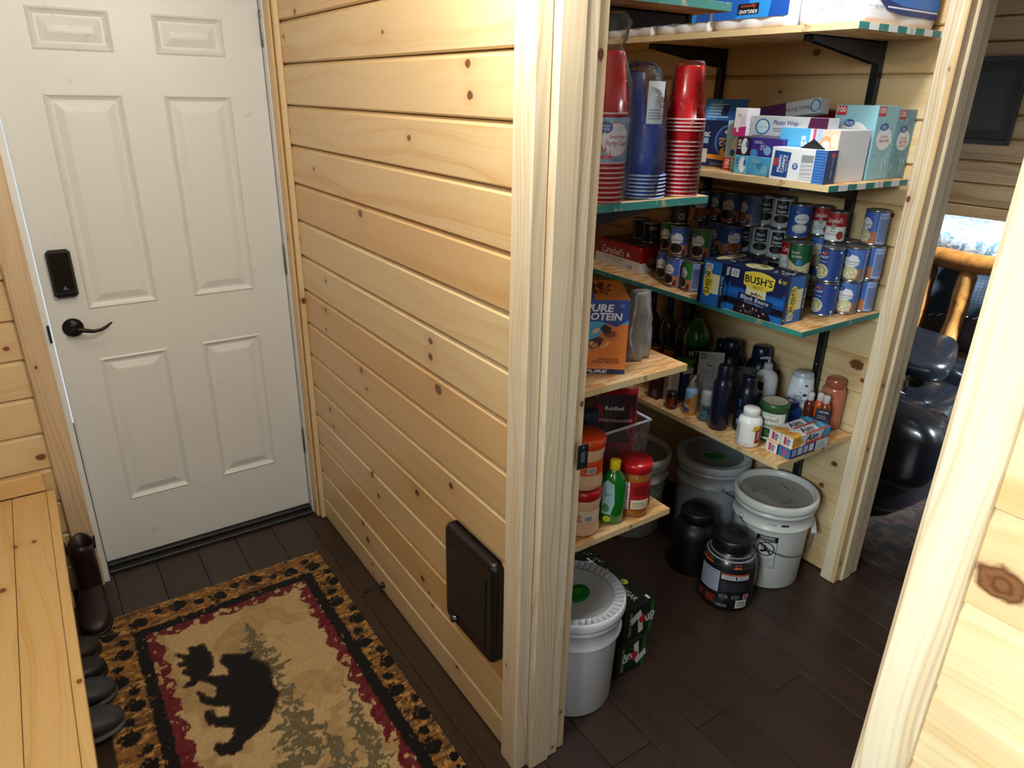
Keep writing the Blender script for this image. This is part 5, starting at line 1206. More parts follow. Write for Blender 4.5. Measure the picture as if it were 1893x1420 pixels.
def pouch(label, loc, rz, w, h, base, paint, d=.055, group=None, cat='pouch'):
    t = thing('pouch', label, cat, loc, rz, group); rings = []
    for k in range(13):
        q = k/12; z = h*q; dd = d*(.5+.5*math.sin(min(1, q*1.5+.15)*PI*.62))*(1-q**2.2)+.003; R_ = []
        for i in range(32):
            th = 2*PI*i/32; c_, s_ = math.cos(th), math.sin(th); X = w/2*math.copysign(abs(c_)**.55, c_); Y = dd/2*math.copysign(abs(s_)**.8, s_)
            R_.append((X*(1+.02*mnoise.noise(Vector((X*30, Y*30, z*30)))), Y*(1+.18*mnoise.noise(Vector((X*40, z*40, 2)))), z))
        rings.append(R_)
    mb = MB(); mb.loft(rings, base)
    def fn(u, v, off):
        q = v/h; dd = d*(.5+.5*math.sin(min(1, q*1.5+.15)*PI*.62))*(1-q**2.2)+.003; c_ = max(-1, min(1, u/(w/2))); s_ = (1-abs(c_)**(1/.55*1.0))**.5 if abs(c_) < 1 else 0
        return (u, -dd/2*1.15*max(.2, s_**.8)-.0015-off, v)
    if paint: paint(Art(mb, fn, du=w/10), w, h)
    mb.build('pouch', t); return t
def hyd(a, W, H):
    a.poly([(-W*.46, H*.52), (W*.46, H*.46), (W*.46, H*.93), (-W*.46, H*.96)], P('#2a0f18')); a.ell(W*.22, H*.58, W*.22, H*.30, P('#7a1218')); a.ell(W*.2, H*.44, W*.19, H*.20, P('#a81e22'))
    a.text('fluidfuel', -W*.06, H*.82, .011, WH, wid=W*.44, bold=.015, rot=-.08); a.text('HYDRATION BOOSTER', -W*.02, H*.70, .009, P('#e0c0c0'), wid=W*.82, bold=.01, rot=-.10); a.text('watermelon', W*.2, H*.62, .005, P('#e0c0c0'), rot=-.1)
    a.rect(-W*.35, 0.01, W*.4, H*.16, P('#2a3a4a')); a.ell(.0, H*.1, W*.2, H*.05, P('#4a6a7a'))
pouch('dark red hydration powder pouch standing in the clear bin', (.596, -1.372, ZL+.004), math.radians(-24), .135, .320, M('#8e1a20', .2, vary=.15), hyd)
pouch('navy and silver snack pouch in the clear bin beside the jamb', (.462, -1.372, ZL+.004), math.radians(-24), .11, .28, M('#2c3348', .25, vary=.3), lambda a, W, H: (a.rect(-W*.4, H*.6, W*.4, H*.86, P('#1a2038')), a.ell(0, H*.4, W*.25, H*.12, P('#b05a78')), a.rect(-W*.3, H*.12, W*.3, H*.2, P('#7a8aa0'))))
pouch('green and white snack pouch at the back of the clear bin', (.505, -1.305, ZL+.004), math.radians(-10), .12, .26, M('#3c5a3c', .3, vary=.25), None, d=.035)
# ================================================================== toiletries shelf (long wall, lowest)
ZT0 = ZS[3]+.0006
def bottle(name, label, cat, loc, rz, prof, mat, cap=None, capmat=None, sy=1.0, paint=None, r=None, group=None, n=32, step=.2):
    t = thing(name, label, cat, loc, rz, group); mb = MB(); mb.lathe(prof, mat, n=n, sy=sy)
    if paint:
        rr_ = r
        a = Art(mb, lambda u, v, off: ((rr_+off*2+.0004)*math.cos(-PI/2+u/rr_), (rr_+off*2+.0004)*sy*math.sin(-PI/2+u/rr_), v), du=rr_*step); paint(a)
    mb.build('body', t)
    if cap: mb = MB(); mb.lathe(cap, capmat, n=n, sy=1.0 if sy > .9 else (sy+1)/2); mb.build('cap', t)
    return t
NV = M('#10152c', .28, coat=.3, vary=.1)
# white vitamin bottle
def vit(a): a.rect(-.048, .012, -.030, .088, P('#c8ccd0')); a.lines(-.046, .02, -.032, .082, 7, P('#8a8e96'), .3, vert=False); a.rect(.026, .02, .05, .085, P('#8e1c1c')); a.poly([(.014, .066), (.044, .072), (.044, .086), (.016, .084)], P('#d8a820')); a.text('FIBER', .038, .05, .010, WH, rot=PI/2); a.lines(-.004, .012, .008, .018, 2, P('#9a9ea6'), .3)
bottle('supplement_bottle', 'white plastic supplement bottle at the shelf edge', 'bottle', (1.214, -1.408, ZT0), math.radians(-58),
       [(0, .002), (.036, 0), (.041, .005), (.0418, .02), (.0418, .088), (.038, .102), (.027, .111), (.026, .114)], M('#eeeeea', .3), [(.027, .112), (.0285, .113), (.0285, .136), (.026, .139), (0, .139)], M('#e4e4e0', .35), paint=vit, r=.0420)
def greens(a):
    a.rect(-.06, .012, .06, .112, P('#dcded8')); a.text('YouPrepared', 0, .105, .007, P('#6a8a5a'), wid=.045); a.text('Superfood', .0, .088, .014, P('#23302a'), wid=.066); a.text('Greens', .0, .068, .018, P('#23302a'), wid=.056, bold=.01)
    a.ell(0, .034, .03, .022, P('#2c4a2c')); bean_specks(a, 0, .036, .026, .016, ['#3f6a3a', '#1f3a20', '#4c7a44'], 26, 2, .006); a.n = 9; a.rect(-.02, .012, .02, .020, P('#d8dad4')); a.ell(.03, .096, .006, .003, P('#d8c020'))
bottle('supplement_tub', 'white and green superfood greens tub behind the white bottle', 'tub', (1.325, -1.420, ZT0), math.radians(-72), [(0, .002), (.047, 0), (.050, .004), (.050, .12), (.048, .126)], M('#24502c', .35), 
       [(.050, .118), (.052, .119), (.052, .142), (.047, .146), (.043, .1445), (0, .1445, M('#c4bfae', .4))], M('#2c5a32', .35), paint=greens, r=.0502)
# tall navy spray can and others
bottle('body_spray', 'tall navy blue canister with a dark cap at the shelf edge', 'canister', (1.228, -1.262, ZT0), 0, [(0, .001), (.033, 0), (.035, .004), (.035, .175), (.029, .192), (.0255, .197)], NV,
       [(.0258, .194), (.0258, .240), (.022, .248), (0, .249)], M('#12172a', .3), paint=None)
bottle('body_spray', 'dark navy canister behind the supplement bottle', 'canister', (1.300, -1.318, ZT0), math.radians(-50), [(0, .001), (.036, 0), (.038, .004), (.038, .15), (.030, .172), (.026, .176)], M('#0f1424', .3, vary=.15),
       [(.0275, .172), (.0275, .205), (.024, .212), (0, .213)], M('#141a2c', .25, coat=.3), paint=lambda a: (a.rect(-.03, .03, -.012, .05, P('#6a94b8')), a.lines(-.03, .06, .02, .09, 4, P('#2a4a78'), .4), a.rect(-.028, .10, -.02, .13, P('#2f4f8f'))), r=.0382)
def axe(a): a.rect(-.02, .075, .02, .093, P('#15181c')); a.text('AXE', 0, .084, .012, WH, bold=.02); a.poly([(-.018, .02), (.016, .03), (.012, .055), (-.014, .06)], P('#1d3340')); a.lines(-.015, .028, .012, .05, 4, P('#7aa0b4'), .4)
bottle('deodorant_stick', 'grey and blue deodorant stick beside the tall navy canister', 'deodorant', (1.232, -1.198, ZT0), math.radians(-55), [(0, .001), (.022, 0), (.025, .003), (.025, .068), (.0245, .070)], M('#4f6f80', .3, vary=.2), [(.0248, .069), (.025, .070), (.025, .112), (.022, .120), (.013, .124), (0, .125)], M('#9fa2a0', .35), sy=.6, paint=axe, r=.0251)
# saline spray
def sal(a): a.rect(-.05, .0, .05, .03, P('#c98a3c')); a.rect(-.026, .012, .000, .05, P('#3a5a9a')); a.rect(-.026, .032, .004, .072, P('#c9c6c0')); a.poly([(-.024, .06), (.03, .09), (.03, .03), (.004, .03)], P('#d07a30')); a.rect(.012, .02, .03, .09, P('#a9865c')); a.text('Simply', -.012, .066, .008, P('#2a4a9a'), rot=PI/2); a.text('Saline', -.004, .060, .007, P('#b83a2c'), rot=PI/2)
t = bottle('nasal_spray', 'light blue and orange nasal spray can with white nozzle', 'spray', (1.232, -1.120, ZT0), math.radians(-58), [(0, .001), (.022, 0), (.0235, .003), (.0235, .095), (.022, .103), (.015, .112)], M('#8fb4d8', .3), [(.016, .108), (.0165, .120), (.013, .126), (0, .126)], M('#d6d2c8', .4), paint=sal, r=.0237)
mb = MB(); mb.tube([(.0, 0, .120), (-.002, 0, .135), (.008, 0, .158)], [.0095, .006, .003], M('#dcd6c8', .4)); mb.build('nozzle', t)
bag(t, 0, 0, [(.017, .112), (.0175, .15), (.016, .160), (0, .162)], film('clear_cap', '#c8c0b4', .12), 2, name='clear_cap', amp=0)
bottle('pill_bottle', 'small amber glass bottle with red label at the shelf edge', 'bottle', (1.214, -1.040, ZT0), math.radians(-55), [(0, .001), (.022, 0), (.024, .003), (.024, .045), (.020, .052), (.018, .053)], M('#3a1c10', .15, coat=.5), [(.019, .050), (.0215, .051), (.0215, .066), (0, .067)], M('#14110f', .4), paint=lambda a: a.rect(-.016, .012, .010, .042, P('#8e2c1c')), r=.0242)
carton('medicine_box', 'small white medicine box beside the amber bottle', 'box', (1.262, -.985, ZT0), math.radians(-20), .045, .040, .135, '#cfc6ba', {'-x': lambda a, W, H: a.lines(W*.2, H*.5, W*.8, H*.92, 4, P('#7a7268'), .3), '-y': lambda a, W, H: a.lines(W*.2, H*.55, W*.8, H*.9, 5, P('#7a7268'), .25)})
carton('medicine_box', 'small navy and white medicine box next to the white one', 'box', (1.312, -1.005, ZT0), math.radians(-20), .045, .045, .140, '#1f2c5c', {'-y': lambda a, W, H: (a.rect(0, H*.84, W, H, P('#d0d0d4')), a.lines(W*.2, H*.3, W*.8, H*.7, 4, P('#5a6a9a'), .2)), '+z': lambda a, W, H: a.rect(0, 0, W, H, P('#d8d8da'))})
carton('medicine_box', 'dark maroon box low behind the amber bottle', 'box', (1.248, -.935, ZT0), 0, .07, .05, .085, '#3a1418', {'-x': lambda a, W, H: a.rect(W*.5, H*.1, W*.95, H*.5, P('#6a6480'))})
# printed leaflet card standing up
t = thing('printed_card', 'white printed card with barcode leaning behind the navy canister', 'card', (1.345, -1.100, ZT0), math.radians(-42)); mb = MB()
mb.box(-.048, -.002, 0, .048, .002, .225, P('#b9bcbe'), c=.0008); a = mb.plane_art((-.048, -.0022, 0), (1, 0, 0), (0, 0, 1), (0, -1, 0)); a.rect(.004, .196, .028, .220, P('#5a5c60')); a.lines(.006, .198, .027, .218, 7, P('#a9acb0'), .5, vert=True)
a.lines(.034, .196, .09, .218, 4, P('#7a7e84'), .25); a.poly([(.03, .182), (.036, .176), (.05, .170), (.056, .174), (.05, .166), (.040, .168)], P('#33434c')); a.lines(.01, .14, .09, .162, 2, P('#6a6e74'), .16); a.lines(.02, .10, .08, .13, 4, P('#8a8e94'), .2); a.lines(.02, .06, .08, .09, 4, P('#8a8e94'), .2); mb.build('card', t)
# pump lotion
def lot(a): a.rect(-.036, .105, -.008, .138, P('#12203c')); a.text('Vaseline', -.022, .120, .007, P('#8a9ac0'), wid=.022); a.rect(-.036, .058, -.006, .090, P('#21408a')); a.lines(-.034, .064, -.01, .086, 4, P('#4f70b8'), .35); a.rect(-.036, .01, -.006, .05, P('#8aa06a'))
t = bottle('lotion_bottle', 'white pump lotion bottle with navy label', 'bottle', (1.480, -1.262, ZT0), math.radians(-52), [(0, .002), (.038, 0), (.043, .006), (.044, .03), (.043, .145), (.036, .165), (.020, .178), (.015, .182)], M('#d2d6da', .3), [(.016, .180), (.017, .181), (.016, .204), (.008, .207), (0, .207)], M('#a9b0b8', .35), sy=.8, paint=lot, r=.0442)
mb = MB(); mb.tube([(0, 0, .205), (0, 0, .224)], .004, M('#b9bec4', .3)); mb.tube([(.004, 0, .224), (-.012, 0, .226), (-.034, -.004, .222)], [.007, .006, .004], M('#9fa6ae', .3)); mb.build('pump', t)
def has(a): a.text('head &', -.004, .105, .012, P('#1c3a78'), wid=.032, bold=.015, rot=-.12); a.text('shoulders', 0, .092, .012, P('#1c3a78'), wid=.046, bold=.015, rot=-.12); a.ell(.018, .112, .008, .006, P('#1c3a78')); a.lines(-.02, .078, .02, .084, 1, P('#7a86a8'), .6); a.poly([(-.006, .128), (.004, .118), (.006, .120)], P('#3a3a48')); a.ell(-.026, .058, .010, .012, P('#6a1c5c')); a.ell(.004, .04, .009, .008, P('#1c4a8a')); a.lines(-.008, .060, .018, .072, 2, P('#c05a5a'), .3); a.rect(.014, .146, .022, .154, P('#1c3a78'))
bottle('shampoo_bottle', 'white dandruff shampoo bottle with blue lettering', 'bottle', (1.545, -1.372, ZT0), math.radians(-60), [(0, .002), (.038, 0), (.043, .006), (.049, .06), (.048, .11), (.040, .175), (.038, .177)], M('#dde2e6', .3), [(.0385, .176), (.037, .192), (.033, .196), (0, .194)], M('#b9c4cc', .3), sy=.62, paint=has, r=.0492, step=.14)
bottle('shampoo_bottle', 'translucent peach shampoo bottle nearest the post', 'bottle', (1.590, -1.478, ZT0), math.radians(-70), [(0, .002), (.036, 0), (.041, .006), (.042, .15), (.037, .160), (.033, .163)], M('#c4745a', .2, coat=.3, vary=.05), [(.033, .160), (.035, .162), (.034, .190), (.027, .198), (0, .199)], M('#a85a44', .22, coat=.3), sy=.7)
# orange cold medicine shrink pack
t = thing('medicine_pack', 'shrink-wrapped pack of small orange cold medicine bottles', 'medicine pack', (1.500, -1.478, ZT0+.0605), math.radians(-62))
for x, y, m in ((-.028, 0, '#5a2414'), (.004, .012, '#c2561c'), (.026, -.004, '#8a3a18')):
    mb = MB(); mb.lathe([(0, 0), (.017, .001), (.0185, .006), (.0185, .05), (.012, .062), (.009, .064)], M(m, .12, coat=.5), n=20, cx=x, cy=y); mb.lathe([(.010, .062), (.0115, .064), (.0125, .084), (.010, .092), (0, .094)], M('#c9c4c0', .3), n=20, cx=x, cy=y); mb.build('small_bottle', t)
mb = MB(); a = mb.plane_art((-.045, -.026, 0), (1, 0, 0), (0, 0, 1), (0, -1, 0)); mb.box(-.002, -.026, .004, .046, -.0225, .045, P('#1d2440'), c=.0008); a.text('WALTUSSIN', .070, .034, .007, WH, wid=.032); a.lines(.050, .008, .085, .024, 3, P('#b9a090'), .3); mb.build('printed_band', t)
carton('medicine_box', 'blue box under the orange cold medicine pack', 'box', (1.500, -1.478, ZT0), math.radians(-5), .085, .06, .060, '#2a6a94', group='blue boxes')
# small blue medicine boxes stacked
def pbox(a, W, H): a.poly([(0, 0), (W, 0), (W, H*.9), (0, H*.55)], P('#d4d6da')); a.rect(W*.62, H*.28, W*.80, H*.62, P('#b03028'))
t, _ = carton('medicine_box', 'navy and white medicine box with red square, lower of the stack behind the toothpaste', 'box', (1.430, -1.395, ZT0), math.radians(-18), .12, .075, .052, '#1f3c82', {'-x': pbox, '-y': pbox}, 'blue boxes')
carton('medicine_box', 'navy medicine box, middle of the stack behind the toothpaste', 'box', (1.432, -1.380, ZT0+.0524), math.radians(-14), .12, .07, .024, '#24448c', {'+z': lambda a, W, H: a.lines(W*.1, H*.2, W*.5, H*.8, 3, P('#8aa0d0'), .3)}, 'blue boxes')
carton('medicine_box', 'navy medicine box on top of the stack behind the toothpaste', 'box', (1.438, -1.370, ZT0+.0768), math.radians(-20), .11, .06, .022, '#1d3878', {'+z': lambda a, W, H: (a.rect(W*.1, H*.3, W*.35, H*.8, P('#b03a30')), a.rect(W*.5, H*.3, W*.9, H*.6, P('#c0c8d8')))}, 'blue boxes')
# toothpaste cartons
def aim_side(a, W, H):
    a.rect(0, 0, W, H, P('#d6d9de')); a.poly([(0, 0), (W*.22, 0), (W*.3, H*.4), (W*.18, H), (0, H)], P('#d8a440')); bean_specks(a, W*.14, H*.5, W*.1, H*.4, ['#c07a30', '#e0b860', '#d09040'], 20, 4, .005); a.n = 6
    a.poly([(W*.72, 0), (W, 0), (W, H), (W*.82, H)], P('#2f7fb4')); a.poly([(W*.80, 0), (W*.9, 0), (W*.98, H), (W*.88, H)], P('#5aa8c8')); a.rect(W*.34, 0, W*.98, H*.20, P('#b8402c')); a.text('Aim', W*.50, H*.58, H*.62, P('#141c3c'), wid=W*.34, bold=.03, shear=.35)
def aim_low(a, W, H):
    a.rect(0, 0, W, H, P('#1c2a5c'))
    for i in range(4): a.rect(W*(.04+.15*i), H*.18, W*(.16+.15*i), H*.9, P(['#9aa4c4', '#c9cede', '#b0b8d0', '#d8dce8'][i]))
    a.rect(W*.66, 0, W, H, P('#d4d6da')); a.lines(W*.70, H*.2, W*.95, H*.8, 3, P('#7a7e88'), .3)
def aim_end(col):
    def f(a, W, H):
        a.rect(0, 0, W, H, P(col)); tc = P('#1c2a5c') if col != '#2a72b4' else P('#b04a5a'); a.rect(W*.26, H*.12, W*.46, H*.88, P('#b8344a') if col != '#2a72b4' else P('#8a4a78')); a.text('Aim', W*.66, H*.5, W*.34, tc, rot=-PI/2, wid=H*.72, bold=.03, shear=.3)
    return f
TG = 'toothpaste cartons in two stacks'
rz = math.radians(-2)
def aim(label, x, y, z, endc, side):
    return carton('toothpaste_carton', label, 'toothpaste box', (x, y, ZT0+z), rz, .205, .047, .038, '#d8a440' if endc == '#d6d9de' and side is aim_side else endc, {'-y': side, '-x': aim_end(endc), '+z': lambda a, W, H: aim_side(a, W, H)}, TG)
aim('toothpaste carton with blue end, bottom of the front stack', 1.339, -1.548, 0, '#2a72b4', aim_low)
aim('toothpaste carton with gold end and large black lettering, top of the front stack', 1.345, -1.546, .0384, '#d6d9de', aim_side)
aim('toothpaste carton with white end, bottom of the rear stack', 1.334, -1.499, 0, '#d6d9de', aim_low)
aim('toothpaste carton with gold end, top of the rear stack', 1.345, -1.498, .0384, '#d6d9de', aim_side)
# soda bottle
t = thing('soda_bottle', 'two litre green citrus soda bottle standing in the dark back', 'bottle', (1.470, -.905, ZT0))
GS = M('#1d7a1a', .06, coat=.7, vary=.1)
mb = MB(); mb.lathe([(0, .006), (.03, 0), (.045, .006), (.054, .025), (.055, .05)], GS, n=32); mb.lathe([(.055, .05), (.0545, .165), (.055, .185)], M('#0c1c12', .3), n=32); mb.lathe([(.055, .185), (.056, .20), (.052, .225), (.038, .255), (.022, .278), (.015, .290), (.0145, .30)], GS, n=32); mb.build('body', t)
mb = MB(); a = mb.cyl_art(.0552, a0=math.radians(-120)); a.text('MTN', -.01, .155, .022, P('#c9d8d0'), wid=.062, bold=.02, shear=.2, rot=.1); a.text('DEW', .0, .125, .022, P('#c05058'), wid=.06, bold=.02, shear=.2, rot=.1); a.text('2 LITER', .0, .09, .008, P('#8aa898')); mb.build('label_print', t)
mb = MB(); mb.lathe([(.0155, .296), (.0165, .297), (.0165, .318), (.014, .320), (0, .320)], M('#123a18', .4), n=20); mb.build('cap', t)
WG = 'blue-necked sauce bottles in the dark back'
def wine(t):
    mb = MB(); mb.lathe([(0, .004), (.034, 0), (.038, .006), (.038, .19), (.032, .215), (.016, .24), (.014, .25)], M('#4a3a18', .1, coat=.6), n=24); a = mb.cyl_art(.0382, a0=math.radians(-120)); a.rect(-.035, .06, .035, .165, P('#182a5c')); a.text('Torani', 0, .13, .012, P('#8a94b8'), wid=.045, shear=.3); a.rect(-.03, .07, .03, .09, P('#8a8a2c')); mb.build('body', t)
    mb = MB(); mb.lathe([(.016, .238), (.0165, .24), (.0155, .325), (.013, .328), (0, .328)], M('#16224e', .35), n=20); mb.build('neck_wrap', t)
t = thing('syrup_bottle', 'blue-necked syrup bottle, deepest in the back row', 'bottle', (1.515, -.60, ZT0), 0, WG); wine(t)
dup(t, (1.525, -.695, ZT0), .3, 'blue-necked syrup bottle, middle one in the back row'); dup(t, (1.53, -.785, ZT0), -.2, 'blue-necked syrup bottle, next to the green soda bottle')
t = bottle('oil_bottle', 'tall olive oil bottle with yellow cap in the dark far corner', 'bottle', (1.50, -.49, ZT0), 0, [(0, .003), (.038, 0), (.04, .006), (.04, .20), (.03, .235), (.015, .26)], M('#4a4a14', .1, coat=.5), [(.016, .258), (.018, .26), (.018, .29), (0, .292)], M('#8a8a30', .4))
PGp = 'amber pill bottles'
def pill(t):
    mb = MB(); mb.lathe([(0, .001), (.022, 0), (.024, .003), (.024, .062), (.021, .068)], M('#b8641c', .12, coat=.4), n=24); a = mb.cyl_art(.0242, a0=math.radians(-120)); mb.build('body', t)
    mb = MB(); mb.lathe([(.022, .064), (.025, .065), (.025, .080), (0, .081)], M('#2a2420', .4), n=24); mb.build('cap', t)
t = thing('pill_bottle', 'larger amber pill bottle in front of the soda bottle', 'bottle', (1.430, -.805, ZT0+.070), 0, PGp); pill(t)
dup(t, (1.415, -.735, ZT0+.070), 0, 'smaller amber pill bottle beside the larger one')
carton('medicine_box', 'dark box lying under the amber pill bottles', 'box', (1.415, -.765, ZT0), 0, .09, .17, .068, '#1c1a20')
# dark jugs at the back
for x, y, h, lb in ((1.50, -1.068, .235, 'dark navy jug with a broad cap, deeper one behind the clear pouch'), (1.565, -1.165, .225, 'dark navy jug with a broad cap behind the pump lotion bottle')):
    bottle('jug', lb, 'jug', (x, y, ZT0), 0, [(0, .002), (.05, 0), (.055, .008), (.055, h*.62), (.045, h*.75), (.034, h*.80)], M('#0e1222', .3, vary=.15), [(.035, h*.78), (.037, h*.79), (.036, h), (.030, h+.006), (0, h+.006)], M('#141a34', .3), group='dark jugs')
bottle('bottle', 'small black bottle in the back beside the green soda bottle', 'bottle', (1.540, -.980, ZT0), 0, [(0, .001), (.026, 0), (.028, .005), (.028, .14), (.014, .165)], M('#0c0c10', .3), [(.016, .163), (.017, .165), (.016, .21), (0, .211)], M('#101014', .3))
t = pouch('clear crumpled plastic pouch over dark bottles', (1.395, -1.200, ZT0), math.radians(-50), .12, .19, film('grey_film', '#6a7078', .35), None, d=.06)
# clear glass jar behind the small boxes
t = bottle('glass_jar', 'frosted glass jar with green contents behind the medicine boxes', 'jar', (1.372, -.955, ZT0), 0, [(0, .002), (.038, 0), (.04, .006), (.04, .11), (.034, .125)], M('#5a6a66', .2, coat=.4), [(.034, .12), (.038, .121), (.038, .15), (0, .152)], M('#3c7a30', .35, vary=.3))

# ================================================================== floor: buckets, jars, cartons
BW = M('#c6ccd4', .32, vary=.03); BWW = M('#dcdcd8', .32, vary=.03)
def bucket(label, loc, rz, mat, lidtype, group='plastic buckets', hr=0.0, disc=None):
    disc = disc or M('#8f959b', .4)
    t = thing('bucket', label, 'bucket', loc, rz, group); H_ = .362
    mb = MB(); mb.lathe([(0, .012), (.120, .012), (.122, 0), (.128, 0), (.132, .006), (.140, H_-.098), (.1405, H_-.096), (.150, H_-.094), (.151, H_-.088), (.1445, H_-.084), (.145, H_-.040), (.151, H_-.038), (.152, H_-.030), (.1455, H_-.026), (.146, H_-.012), (.152, H_-.010), (.153, H_-.002), (.146, H_)], mat, n=56); mb.build('body', t)
    mb = MB(); z = H_
    if lidtype == 'ribbed':
        mb.lathe([(.1535, z-.020), (.1565, z-.019), (.158, z-.010), (.1575, z+.006), (.154, z+.012), (.150, z+.013), (.1475, z+.003), (.1235, z+.002), (.121, z+.007, mat), (.116, z+.003, disc), (0, z+.003, disc)], mat, n=64)
        l = mb.build('lid', t)
        mb = MB(); n = 44
        for i in range(n):
            a0 = 2*PI*i/n; a1 = a0+2*PI/n*.42; v = []
            for (rr_, zz) in ((.1240, z+.0050), (.1478, z+.0095)):
                for aa in (a0, a1): v += [(rr_*math.cos(aa), rr_*math.sin(aa), zz-.004), (rr_*math.cos(aa), rr_*math.sin(aa), zz+.0035)]
            mb.raw(v, [(1, 3, 7, 5), (0, 1, 5, 4), (2, 6, 7, 3), (0, 2, 3, 1), (4, 5, 7, 6)], mat)
        mb.build('lid_ribs', l)
        mb = MB(); gm = M('#1f7a2e', .3); mb.lathe([(0, z+.0045), (.040, z+.0045), (.042, z+.0035)], gm, n=28, cx=.005, cy=-.01, sx=1.1, sy=.8); a = mb.plane_art((0, 0, z+.0047), (1, 0, 0), (0, 1, 0), (0, 0, 1)); a.ell(.012, -.006, .016, .012, P('#3a9a48')); a.rect(-.03, .008, .01, .014, P('#d8e4d8')); mb.build('round_sticker', l)
    else:
        mb.lathe([(.1535, z-.020), (.1565, z-.019), (.158, z-.008), (.1575, z+.010), (.153, z+.016), (.147, z+.016), (.143, z+.010), (.140, z-.004), (.136, z-.006), (0, z-.006, M('#a9a6a0', .4) if lidtype == 'flat' else M('#8d8a84', .4))], mat, n=64)
        a = mb.plane_art((0, 0, z-.006), (1, 0, 0), (0, 1, 0), (0, 0, 1))
        if lidtype == 'flat':
            a.text('CAUTION', -.01, -.075, .009, P('#2a2a2c'), wid=.06, bold=.02); a.lines(-.04, -.062, .03, -.056, 1, P('#4a4a4c'), .5); a.text('S5', -.055, .055, .016, P('#5a5a5a'), rot=.4); a.text('2A', -.02, .04, .014, P('#5a5a5a'), rot=-.6); a.rect(.062, .0, .068, .05, P('#5a6050')); a.text('R6', .085, .0, .011, P('#3a3a34'), rot=1.2); a.lines(-.095, .03, -.06, .05, 2, P('#6a6a6a'), .4); a.ell(0, 0, .006, .006, P('#8a8a86'))
        l = mb.build('lid', t)
    WIRE = M('#6a6d70', .3, metal=.9)
    mb = MB(); pts = []
    for i in range(19):
        q = PI*i/18; pts.append((.158*math.cos(q), -.158*math.sin(q)*.995-.004, .285-.118*math.sin(q)))
    mb.tube(pts, .0021, WIRE, n=6); mb.build('wire_handle', t, rz=hr)
    for s in (-1, 1):
        mb = MB(); mb.lathe([(0, .008), (.009, .007), (.011, 0), (0, 0)], mat, n=14); e = mb.build('handle_ear', t, (s*.148*math.cos(hr), s*.148*math.sin(hr), .285)); e.rotation_euler = (0, s*PI/2, hr)
    return t
def grip(t, q0=.42, q1=.62, mat=None):
    mb = MB(); pts = []
    for i in range(7):
        q = PI*(q0+(q1-q0)*i/6); pts.append((.158*math.cos(q), -.158*math.sin(q)*.995-.006, .285-.118*math.sin(q)))
    mb.tube(pts, .0105, mat or M('#e0e0dc', .4), n=12); mb.build('grip', t)
b1 = bucket('white bucket with warning sticker and wire handle, nearest the doorway post', (1.445, -1.412, .0005), math.radians(-14), BWW, 'flat'); grip(b1, .06, .22)
def sticker(t, a0, z0, mini=False):
    mb = MB(); a = Art(mb, lambda u, v, off: ((.1328+.008*v/.264+off*2)*math.cos(a0+u*1.3/.137), (.1328+.008*v/.264+off*2)*math.sin(a0+u*1.3/.137), z0+(v-z0)*1.35), du=.012)
    K = P('#111214'); W_ = P('#cfd3d6')
    a.rect(-.030, z0, .030, z0+.105, K); a.rect(-.0285, z0+.0015, .0285, z0+.086, W_); a.text('WARNING', 0, z0+.099, .006, WH, wid=.04, bold=.02); a.text('CHILD MAY FALL', 0, z0+.091, .005, WH, wid=.046)
    a.ell(0, z0+.062, .025, .023, K, n=28); a.ell(0, z0+.062, .0215, .0195, W_, n=28)
    a.poly([(-.013, z0+.075), (-.004, z0+.077), (.004, z0+.068), (.014, z0+.060), (.012, z0+.054), (.004, z0+.056), (-.003, z0+.052), (-.006, z0+.060), (-.012, z0+.066)], K); a.ell(-.009, z0+.054, .006, .004, K)
    a.poly([(-.017, z0+.078), (-.013, z0+.079), (.018, z0+.047), (.014, z0+.045)], K); a.lines(-.026, z0+.006, .026, z0+.034, 6, P('#6a6c70'), .3); mb.build('warning_sticker', t)
sticker(b1, math.radians(-134), .10)
mb = MB(); a = mb.cyl_art(.1455, a0=math.radians(-118), step=.12); a.text('5 GAL', -.03, .298, .007, P('#3a3c40')); a.rect(.0, .294, .028, .303, P('#3a3c40')); mb.build('rim_print', b1)
b2_ = bucket('pale blue bucket with ribbed lid and green sticker, behind the black jars', (1.472, -1.078, .0005), math.radians(-40), BW, 'ribbed', hr=math.radians(95))
b3_ = bucket('grey-white bucket with sunken lid behind the peanut butter shelf', (1.215, -.865, .0005), math.radians(-60), M('#b9b7b2', .35), 'plain')
b7_ = bucket('white bucket with ribbed lid standing behind the doorway jamb', (.402, -1.462, .0005), math.radians(25), M('#d8dade', .3), 'ribbed', hr=math.radians(172), disc=M('#c2c6ca', .35))
mb = MB(); a = mb.cyl_art(.1395, a0=math.radians(-128), step=.12, rfn=lambda v: .1325+.03*v*.27); a.ell(0, .225, .028, .030, P('#b0503c'), n=28); a.ell(0, .225, .0235, .0255, P('#e0b0a0'), n=28); a.ell(0, .225, .022, .024, P('#1f2a6a'), n=28)
for k, tx in enumerate(('Food Grade', 'BPA Free', 'USA')): a.text(tx, 0, .235-.010*k, .006, WH, wid=.03-.006*k, bold=.01)
mb.build('round_sticker', b7_)
mb = MB(); a = mb.cyl_art(.1395, a0=math.radians(-96), step=.12, rfn=lambda v: .1325+.03*v*.27); a.rect(-.022, .15, .03, .27, P('#c9c9c4')); a.rect(-.022, .255, .03, .27, P('#26262a')); a.ell(.004, .228, .018, .018, P('#26262a')); a.ell(.004, .228, .014, .014, P('#c9c9c4')); a.poly([(-.006, .236), (.01, .238), (.012, .222), (.0, .218)], P('#26262a')); a.lines(-.018, .158, .026, .205, 8, P('#7a7a78'), .3); mb.build('warning_sticker', b7_)
